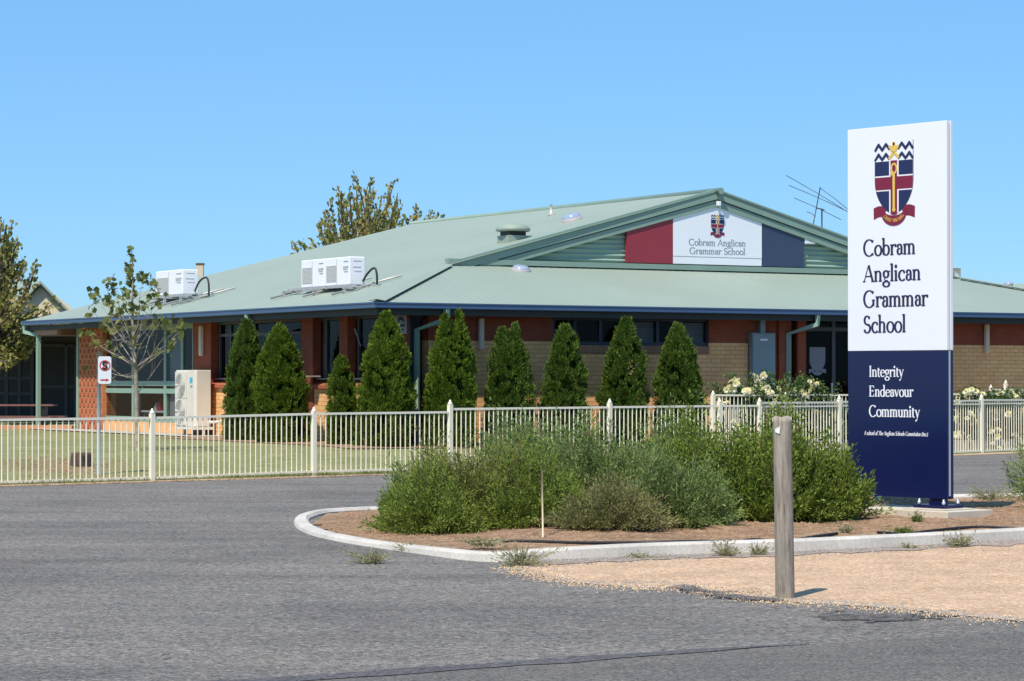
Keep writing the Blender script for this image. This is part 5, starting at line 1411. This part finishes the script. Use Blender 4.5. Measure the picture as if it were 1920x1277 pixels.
shrub(1275, 1004, 24.9, .56, .86, .5, 'bluegreen', 'grey-green shrub between the dry brown and the bright green ones', 480, 60, .043, 7, droop=.06, low=.05)
shrub(1345, 992, 26.1, .76, 1.24, .78, 'bright', 'bright green feathery shrub left of the timber bollard', 500, 60, .048, 8, low=.06)
shrub(1455, 992, 25.9, .66, 1.14, .66, 'bright', 'bright green shrub right behind the timber bollard', 440, 60, .048, 9, low=.06)
shrub(1542, 990, 25.9, .52, .94, .5, 'bright', 'smaller bright green shrub reaching across the navy foot of the sign', 340, 58, .048, 10, low=.06)
shrub(760, 962, 26.6, .30, .66, .35, 'bluegreen', 'thin grey-blue shrub poking out at the back of the island end', 90, 40, .06, 11)
shrub(2022, 985, 28.4, .80, 1.05, .8, 'bluegreen', 'grey-green shrub cut by the right edge behind the concrete footing', 330, 50, .05, 12)

# --- weeds and tufts
def tuft(u, v, z, wid, hgt, n, mat, label, seed, ln=.06):
    rg = np.random.default_rng(500 + seed); b = gnd(u, v, z); root_p = np.array([b.x, b.y, z])
    C_, D_, N_, L_ = [], [], [], []
    W_ = []; ln0 = rg.normal(size=2) * wid * .25
    for i in range(n):
        th = rg.uniform(0, 6.283); q = rg.uniform(0, 1) ** .7
        e = np.array([q * wid * math.cos(th) + ln0[0] * q, q * wid * .7 * math.sin(th) + ln0[1] * q, hgt * rg.uniform(.25, 1.05) * (1 - .35 * q)]) * rg.uniform(.5, 1.15); L0 = np.linalg.norm(e)
        C_.append(e[None] * .5); D_.append(e[None] + rg.normal(size=(1, 3)) * .02); N_.append(np.array([[0, -.8, .3]])); L_.append(np.array([L0])); W_.append(np.array([.005]))
        k = rg.integers(2, 7); t = rg.uniform(.25, 1.05, k)[:, None]; p = e * t + rg.normal(size=(k, 3)) * .010
        C_.append(p); D_.append(np.tile(e, (k, 1)) / L0 + rg.normal(size=(k, 3)) * .8); N_.append(rg.normal(size=(k, 3)) + [0, -.5, .7]); L_.append(ln * .75 * rg.uniform(.5, 1.2, k)); W_.append(ln * .17 * rg.uniform(.6, 1.2, k))
    C_, D_, N_, L_ = (np.concatenate(x) for x in (C_, D_, N_, L_)); W_ = np.concatenate(W_)
    o = leaf_obj('weed', M[mat], None, C_ + root_p, D_, N_, L_, W_, root_p)
    return tag(o, label, 'weed', 'weeds along the kerb and in the bed')
tuft(700, 1057, 0, .30, .17, 130, 'weed', 'green weed on the asphalt at the left side of the kerb', 1, .045)
tuft(775, 1034, 0, .28, .12, 100, 'weed', 'creeping weed growing over the broken kerb edge', 2, .04)
tuft(975, 1062, 0, .34, .24, 130, 'weed', 'dark spreading weed at the kerb where the gravel begins', 3)
tuft(1362, 1045, 0, .18, .2, 70, 'weed', 'upright weed at the kerb left of the timber bollard', 4)
tuft(1418, 1042, 0, .16, .16, 60, 'weed', 'small weed at the kerb close to the timber bollard', 5)
tuft(1200, 1048, 0, .20, .10, 26, 'weed', 'thin dry weed at the kerb below the brown shrub', 6)
tuft(1800, 1027, 0, .22, .19, 80, 'weed', 'grassy weed at the kerb below the concrete footing', 7)
tuft(1700, 1030, 0, .2, .08, 28, 'weed', 'flat dry weed at the kerb in front of the sign', 8)
tuft(1718, 980, .07, .10, .14, 50, 'grass', 'green tuft against the front face of the concrete footing', 9)
tuft(1587, 1000, .07, .12, .15, 50, 'weed', 'green tuft on the mulch right of the timber bollard', 10)
tuft(1695, 999, .07, .16, .07, 50, 'grass', 'low green tuft beside the irrigation pipe below the sign', 11)
tuft(905, 1022, .07, .3, .09, 110, 'weed', 'flat green weed on the mulch left of the stake', 12)
tuft(1860, 938, .07, .5, .26, 110, 'weed', 'thin dark weeds beyond the concrete footing', 13)
tuft(1640, 958, .07, .3, .18, 50, 'weed', 'twiggy weeds under the left foot of the tall sign', 14)

# --- grass blades along the foot of the front fence, crumbs and pebbles (uncountable)
def blades(name, pts, mat, h, kind='stuff', spread=.3):
    n = len(pts); c = np.array(pts); hh = NR.uniform(.5, 1.1, n) * h
    d = NR.normal(size=(n, 3)) * spread + [0, 0, 1]; c[:, 2] += hh * .45
    tag(leaf_obj(name, M[mat], None, c, d, NR.normal(size=(n, 3)) + [0, -.8, .1], hh, hh * .13), kind=kind)
pts = []
for i in range(9000):
    t = NR.uniform(-8, 15); p = F0 + FD * t + FN * (NR.normal() * .10 - .10)
    dens = .5 + .5 * math.sin(t * 1.7) * math.sin(t * .6 + 1) + (1 if 3.6 < t < 5.6 else 0)
    if NR.uniform() < dens * .6: pts.append((p.x, p.y, .01))
blades('grass', pts, 'grass', .07)
pts = []
for i in range(16000):
    t = NR.uniform(-9, 15); p = F0 + FD * t + FN * NR.uniform(.0, 7.0); pts.append((p.x, p.y, gz(p.x, p.y) + .012))
blades('grass', pts, 'grass', .035, spread=.6)
def crumbs(name, pts, mat, lo, hi, flat=.35):
    n = len(pts); s = NR.uniform(lo, hi, n); mb_v, mb_f = [], []
    base = np.array([[1, 0, 0], [0, 1, 0], [-1, 0, 0], [0, -1, 0], [0, 0, 1]], float)
    V = []; 
    for p, k in zip(pts, s):
        a = NR.uniform(0, 6.28); ca, sa = math.cos(a), math.sin(a); w = NR.uniform(.5, 1, 2)
        for q in base: 
            x, y = q[0] * w[0], q[1] * w[1]
            V.append((p[0] + k * (x * ca - y * sa), p[1] + k * (x * sa + y * ca), p[2] + k * flat * 2 * q[2]))
    Fc = []
    for i in range(n):
        o = i * 5; Fc += [(o, o + 1, o + 4), (o + 1, o + 2, o + 4), (o + 2, o + 3, o + 4), (o + 3, o, o + 4)]
    me = bpy.data.meshes.new(name); me.from_pydata(V, [], Fc); tag(link(name, me, [M[mat]], None), kind='stuff')
pts = []
while len(pts) < 6000:
    x, y = NR.uniform(-1.8, 7.5), NR.uniform(22.5, 30.5)
    if inside(x, y, kin): pts.append((x, y, bedz(x, y)))
crumbs('bark_chips', pts, 'chipbrown', .006, .026, .3)
gpoly = up + list(reversed(lp)); pts = []
while len(pts) < 3000:
    x, y = NR.uniform(-.6, 6.5), NR.uniform(15.5, 25)
    if inside(x, y, gpoly): pts.append((x, y, .005))
crumbs('pebbles', pts, 'pebble', .003, .009, .5)
pts = []
for i in range(3200):                       # litter at the foot of the kerb
    k = NR.integers(8, len(outer) - 2); f = NR.uniform(); p = outer[k].lerp(outer[k + 1], f) + Vector((NR.normal() * .05, -abs(NR.normal()) * .24 - .02, 0)); pts.append((p.x, p.y, .006))
crumbs('kerb_litter', pts, 'leafchip', .005, .018, .4)
def along(line, n, lo, hi, sd):
    out = []
    for _ in range(n):
        k = NR.integers(4, len(line) - 1); p = line[k].lerp(line[k + 1], NR.uniform()); out.append((p.x + NR.normal() * .1, p.y + np.clip(NR.normal() * sd, lo, hi), .006))
    return out
crumbs('loose_gravel', along(lp, 5200, -.6, .1, .20), 'pebble', .003, .010, .45)
crumbs('loose_chips', along(lp, 4200, -.15, .5, .18), 'leafchip', .003, .010, .45)
pts = []
for i in range(260):
    p = gnd(NR.uniform(1275, 1430), 1107 + NR.normal() * 4 + 10 * NR.uniform()); pts.append((p.x, p.y, .006))
for i in range(420):
    p = gnd(NR.uniform(1540, 1780), 1157 + NR.normal() * 5); pts.append((p.x, p.y, .004))
crumbs('tar_crumbs', pts, 'chipdark', .003, .009, .35)
def blots(name, us, n, z, mat, sp):
    mb = MB(); q = random.Random(n)
    for k in range(n):
        t = q.uniform(0, len(us) - 1.001); i0 = int(t); f = t - i0; u = us[i0][0] * (1 - f) + us[i0 + 1][0] * f; v = us[i0][1] * (1 - f) + us[i0 + 1][1] * f
        p = gnd(u + q.gauss(0, 6), v + q.gauss(0, sp)); r = q.uniform(.012, .06) * (1.2 if q.random() < .2 else .8); ph = q.uniform(0, 6)
        mb.face([(p.x + r * (1.3 + .4 * math.sin(3 * a + ph)) * math.cos(a), p.y + r * (1 + .4 * math.sin(2 * a + ph)) * math.sin(a), z + k * .00002) for a in np.linspace(0, 6.2832, 9, False)])
    return tag(mb.build(name, mat), kind='stuff')
blots('tar_stain', ((1268, 1101), (1300, 1106), (1345, 1115), (1400, 1123), (1452, 1127)), 130, .0092, M['dark_line'], 2.2)
blots('tar_stain', ((1540, 1157), (1620, 1160), (1700, 1157), (1785, 1153)), 170, .0042, M['tarstain'], 3.2)
pts = []
for i in range(900):
    p = gnd(NR.uniform(-40, 1500), NR.uniform(925, 1215)); pts.append((p.x, p.y, .002))
crumbs('driveway_grit', pts, 'leafchip', .003, .007, .5)
pts = []
for i in range(60):
    p = gnd(NR.uniform(-40, 1000), NR.uniform(930, 1190)); pts.append((p.x, p.y, .003))
crumbs('fallen_leaves', pts, 'chipbrown', .010, .024, .15)
pts = []
for i in range(1100):
    q = gnd(120 + NR.normal() * 60, 889 + NR.normal() * 4); pts.append((q.x, q.y, gz(q.x, q.y) + .014))
crumbs('leaf_litter', pts, 'chipbrown', .012, .035, .25)
pts = []
for i in range(700):
    t = NR.uniform(-8, 9); p = F0 + FD * t + FN * (-.28 + NR.normal() * .08); pts.append((p.x, p.y, .008))
crumbs('leaf_litter', pts, 'chipbrown', .012, .04, .2)

# --- roses along the rear fence
def blossom_mesh():
    mb = MB(); rg = random.Random(5)
    for k in range(14):
        a = k * 2.4; t = .25 + k / 20; r = .052 * t; c = Vector((r * math.cos(a), r * math.sin(a), .03 * (1 - t)))
        u_ = Vector((math.cos(a), math.sin(a), .9 - t)).normalized(); v_ = u_.cross(Vector((0, 0, 1))).normalized(); s = .038
        mb.face([c - v_ * s * .6, c - v_ * s + u_ * s, c + u_ * s * 1.5, c + v_ * s + u_ * s, c + v_ * s * .6])
    me = bpy.data.meshes.new('blossom'); me.from_pydata(mb.v, [], mb.f); me.materials.append(M['yellow']); return me
BL = blossom_mesh()
def rose(u, d, vt, wid, label, flowers, seed):
    rg = np.random.default_rng(700 + seed); b = at(u, 800, d); b.z = .2; top = at(u, vt, d).z - b.z
    root = empty('rose_bush', b, label, 'rose bush', 'yellow rose bushes along the rear fence'); off = np.array(b)
    sm_ = MB(); C_ = []
    for i in range(80):
        e = np.array([rg.normal() * wid * .62, rg.normal() * .20, top * rg.uniform(.20, 1.02) * (1 if i % 4 else .98)]); m_ = e * [.4, .4, .55]
        sm_.tube([b, Vector(m_ + off), Vector(e + off)], [.012, .008, .004], 5, cap=False)
        for t in np.linspace(.3, 1, 10): C_ += [e * [t, t, t] + rg.normal(size=3) * .05 for _ in range(13)]
    C_ = np.array(C_); n = len(C_)
    leaf_obj('leaves', M['rose'], root, C_ + off, rg.normal(size=(n, 3)), rg.normal(size=(n, 3)) + [0, -.5, .6], rg.uniform(.05, .09, n), rg.uniform(.032, .055, n))
    sm_.build('canes', M['twig'], root)
    flowers = flowers + [(fu + rg.normal() * 10, fv + abs(rg.normal()) * 16) for fu, fv in flowers * 2]
    for (fu, fv) in flowers:
        o = bpy.data.objects.new('blossom', BL); COL.objects.link(o); o.parent = root
        p = at(fu, fv, d - rg.uniform(.15, .45)); o.location = p - b; o.rotation_euler = (R(60) + rg.normal() * .4, rg.normal() * .4, rg.normal()); s = rg.uniform(.6, .95); o.scale = (s, s, s)
def dF(u): 
    p0, p1 = at(1337, 820, 48.6), at(1960, 820, 54.0); k = (u - 960) / F; t = (k * p0.y - p0.x) / ((p1.x - p0.x) - k * (p1.y - p0.y)); return p0.y + (p1.y - p0.y) * t
rose(1390, dF(1390) + .35, 715, .55, 'rose bush with large yellow blooms beside the cream wall end', [(1370, 716), (1377, 713), (1380, 720), (1368, 725), (1374, 731), (1384, 716), (1402, 733), (1356, 775), (1381, 798), (1376, 790)], 1)
rose(1432, dF(1432) + .35, 703, .6, 'tallest rose bush, in front of the lit foot of the blue-grey cabinet', [(1412, 706), (1418, 707), (1432, 705), (1416, 730), (1424, 731), (1430, 733), (1440, 727), (1445, 736), (1436, 739), (1410, 728), (1452, 790)], 2)
rose(1488, dF(1488) + .35, 728, .5, 'rose bush with few blooms below the front downpipe', [(1485, 733), (1482, 738), (1490, 737), (1470, 758), (1474, 765), (1463, 770)], 3)
rose(1520, dF(1520) + .35, 714, .5, 'rose bush with small cream blooms in front of the entrance door', [(1518, 716), (1525, 718), (1509, 730), (1505, 737), (1512, 741), (1528, 722), (1500, 770)], 4)
rose(1570, dF(1570) + .3, 750, .5, 'low rose bush against the left edge of the tall sign', [(1545, 800), (1555, 795), (1575, 790), (1585, 768), (1565, 776), (1541, 812), (1578, 792)], 5)
rose(1812, dF(1812) + .05, 727, .5, 'rose bush just right of the tall sign, blooms near the ground', [(1812, 735), (1822, 731), (1796, 755), (1791, 770), (1820, 776), (1828, 790), (1793, 815), (1818, 795), (1830, 735)], 6)
rose(1850, dF(1850) + .05, 736, .5, 'rose bush with the brightest yellow blooms under the tan wall light', [(1840, 782), (1846, 780), (1862, 806), (1868, 805), (1872, 806), (1854, 790), (1836, 747), (1869, 774), (1858, 760)], 7)
rose(1895, dF(1895) + .05, 732, .5, 'rose bush in front of the taller gate at the right edge', [(1873, 739), (1880, 738), (1893, 739), (1898, 740), (1909, 760), (1903, 816), (1912, 826), (1915, 765), (1890, 770)], 8)

# --- trees
def branch_pts(a, b, rg, n=6, wob=.06, lift=.12):
    a, b = np.array(a), np.array(b); L = np.linalg.norm(b - a); k1, k2 = rg.normal(size=3) * wob * L, rg.normal(size=3) * wob * L
    out = []
    for i in range(n + 1):
        t = i / n; out.append(Vector(a * (1 - t) + b * t + k1 * math.sin(math.pi * t) * .6 + k2 * math.sin(2 * math.pi * t) * .3 + np.array([0, 0, -lift * L * math.sin(math.pi * t)])))
    return out
# young plane tree on the lawn: leader, bare lower twigs, clumps of large leaves
def young_tree():
    rg = np.random.default_rng(42); d = 44.2
    base = at(258, 856, d); base.z = gz(base.x, base.y)
    root = empty('young_plane_tree', base, 'young half-bare plane tree with clumps of large leaves on the lawn', 'tree')
    P = lambda u, v, dd=0: np.array(at(u, v, d + dd))
    tr = MB(); tr.tube([base - Vector((0, 0, .03))] + [Vector(P(u, v)) for u, v in ((257, 800), (256, 750), (255, 705), (253, 680))], [.048, .041, .037, .034, .032], 10)
    tr.tube([Vector(P(u, v)) for u, v in ((253, 681), (250, 650), (249, 610), (248, 570), (249, 530), (248, 490), (247, 468))], [.032, .025, .021, .017, .013, .008, .004], 8)
    tr.build('trunk', M['bark'], root)
    tips = [((252, 668), (210, 530), 12, .2), ((252, 660), (182, 556), 9, .1), ((251, 640), (206, 560), 8, -.2), ((250, 640), (228, 545), 8, .3), ((250, 630), (270, 525), 10, -.1), ((250, 650), (292, 550), 10, .2), ((252, 640), (286, 575), 8, -.3),
            ((250, 600), (230, 600), 3, .2), ((251, 655), (172, 579), 4, -.1), ((254, 690), (165, 625), 6, .3), ((252, 680), (178, 650), 5, -.2), ((253, 684), (195, 605), 7, .4), ((253, 690), (330, 640), 5, .2), ((254, 700), (322, 610), 7, -.3),
            ((254, 695), (303, 600), 6, .4), ((254, 698), (312, 655), 5, .1), ((254, 690), (290, 610), 5, -.4), ((253, 685), (215, 650), 5, .5), ((252, 675), (265, 600), 4, .4), ((254, 705), (180, 690), 2, 0), ((254, 708), (205, 685), 2, .3), ((256, 740), (305, 672), 1, .2),
            ((253, 690), (340, 620), 4, .5), ((252, 670), (238, 588), 4, -.5), ((252, 672), (222, 610), 5, .1)]
    br = MB(); C_, D_ = [], []
    for (s, e, k, dd) in tips:
        ps = branch_pts(P(*s), P(e[0], e[1], dd * 3), rg, 6, .05, .02); br.tube(ps, [.012, .010, .008, .007, .005, .004, .002], 5, cap=False)
        for j in range(2):
            q = ps[3 + j]; e2 = np.array(q) + rg.normal(size=3) * .22 + [0, 0, .2]; br.tube(branch_pts(q, e2, rg, 3), [.004, .0035, .003, .0015], 4, cap=False)
            if rg.uniform() < .5 and k > 3: C_.append(e2); D_.append(rg.normal(size=3))
        for _ in range(int(k * 1.5)): C_.append(np.array(ps[-1]) + rg.normal(size=3) * [.085, .085, .075]); D_.append(rg.normal(size=3) + [0, 0, -.4])
    for v in np.linspace(464, 582, 46):
        C_.append(P(245 + rg.normal() * (2 + (v - 460) * .06), v, rg.normal() * .1)); D_.append(rg.normal(size=3) + [-.5, 0, .5])
    br.build('branches', M['bark'], root)
    n = len(C_); leaf_obj('leaves', M['plane'], root, np.array(C_), np.array(D_), rg.normal(size=(n, 3)) + [-.2, -.8, .3], rg.uniform(.10, .165, n), rg.uniform(.08, .14, n), None, None, 10)
young_tree()
def crown_tree(name, base, trunk_h, tips, mat, label, nleaf, lsize, seed, spread, along=.5, rt=.16, bark='darkbark', clump=1.0):
    rg = np.random.default_rng(900 + seed); root = empty(name, base, label, 'tree'); b = Vector(base)
    tr = MB(); fork = b + Vector((0, 0, trunk_h)); tr.tube([b - Vector((0, 0, .05)), b + Vector((.05, 0, trunk_h * .5)), fork], [rt, rt * .85, rt * .75], 9); tr.build('trunk', M[bark], root)
    br = MB(); C_, D_ = [], []
    for e in tips:
        ps = branch_pts(fork + Vector((0, 0, rg.uniform(-.2, .3))), e, rg, 7, .05, .05); k = rt * .35; br.tube(ps, [k * (1 - i / 8) + .006 for i in range(8)], 5, cap=False)
        for i in range(nleaf):
            t = along + (1 - along) * rg.uniform() ** .8; j = min(6, int(t * 7)); f = t * 7 - j; p = np.array(ps[j].lerp(ps[j + 1], min(1, f)))
            C_.append(p + rg.normal(size=3) * spread * (1.15 - .75 * t)); D_.append(np.array(ps[j + 1] - ps[j]) * 1.5 + rg.normal(size=3) * .35)
    br.build('branches', M[bark], root); n = len(C_)
    leaf_obj('crown', M[mat], root, np.array(C_), np.array(D_), rg.normal(size=(n, 3)) + [0, -.6, .4], rg.uniform(.7, 1.3, n) * lsize, rg.uniform(.5, .85, n) * lsize)
rg = np.random.default_rng(77)
# behind the roof: spiky, upswept
dT = 80.0; b = at(690, 810, dT); b.z = .2
sil = [(549, 458), (560, 450), (580, 446), (598, 420), (610, 398), (618, 372), (604, 412), (632, 348), (640, 358), (663, 328), (668, 352), (650, 380), (697, 333), (700, 350), (690, 370), (716, 366), (733, 340), (740, 338), (746, 362), (728, 380), (752, 388), (760, 402),
       (782, 384), (786, 398), (770, 405), (812, 394), (823, 398), (832, 402), (640, 410), (622, 436), (660, 420), (680, 405), (705, 410), (730, 412), (600, 440), (588, 455), (650, 440), (690, 430), (670, 380), (615, 420), (576, 462), (640, 395), (712, 395), (655, 352), (682, 352)]
tips = [np.array(at(u, v, dT + rg.normal() * .8)) for u, v in sil] + [np.array(at(u + rg.normal() * 10, v + 14 + rg.uniform(0, 25), dT + rg.normal() * .9)) for u, v in sil]
crown_tree('autumn_tree', b, 2.6, tips, 'autumn', 'spiky olive and russet tree rising behind the green roof', 62, .14, 1, .13, .50)
# left edge: dense, drooping in front of the classroom
dL = 68.2; b = at(-35, 800, dL); b.z = .2
tips = []
for k in range(230):
    u, v = rg.uniform(-130, 120), rg.uniform(425, 690)
    w = 20 + 30 * min(1, max(0, (v - 440) / 60)) if v < 585 else 112 - max(0, v - 610) * .9
    if v > 640 and u > 60: continue
    if v < 560 and rg.uniform() < .25: continue
    if u < w and ((u + 40) / (w + 40) if u > -40 else 1) < 1: tips.append(np.array(at(min(u, w), v, dL + rg.normal() * .9)))
for (u, v) in ((24, 415), (18, 440), (33, 452), (22, 470), (48, 492), (70, 494), (44, 500), (58, 512), (104, 566), (2, 412), (10, 430), (90, 585), (70, 572), (30, 600), (45, 640), (20, 655), (60, 600), (5, 660), (80, 610)): tips.append(np.array(at(u, v, dL + rg.normal() * .6)))
crown_tree('broad_tree', b, 1.9, tips, 'autumn_b', 'dense yellowing tree filling the left edge in front of the classroom block', 70, .14, 2, .17, .42, .2)
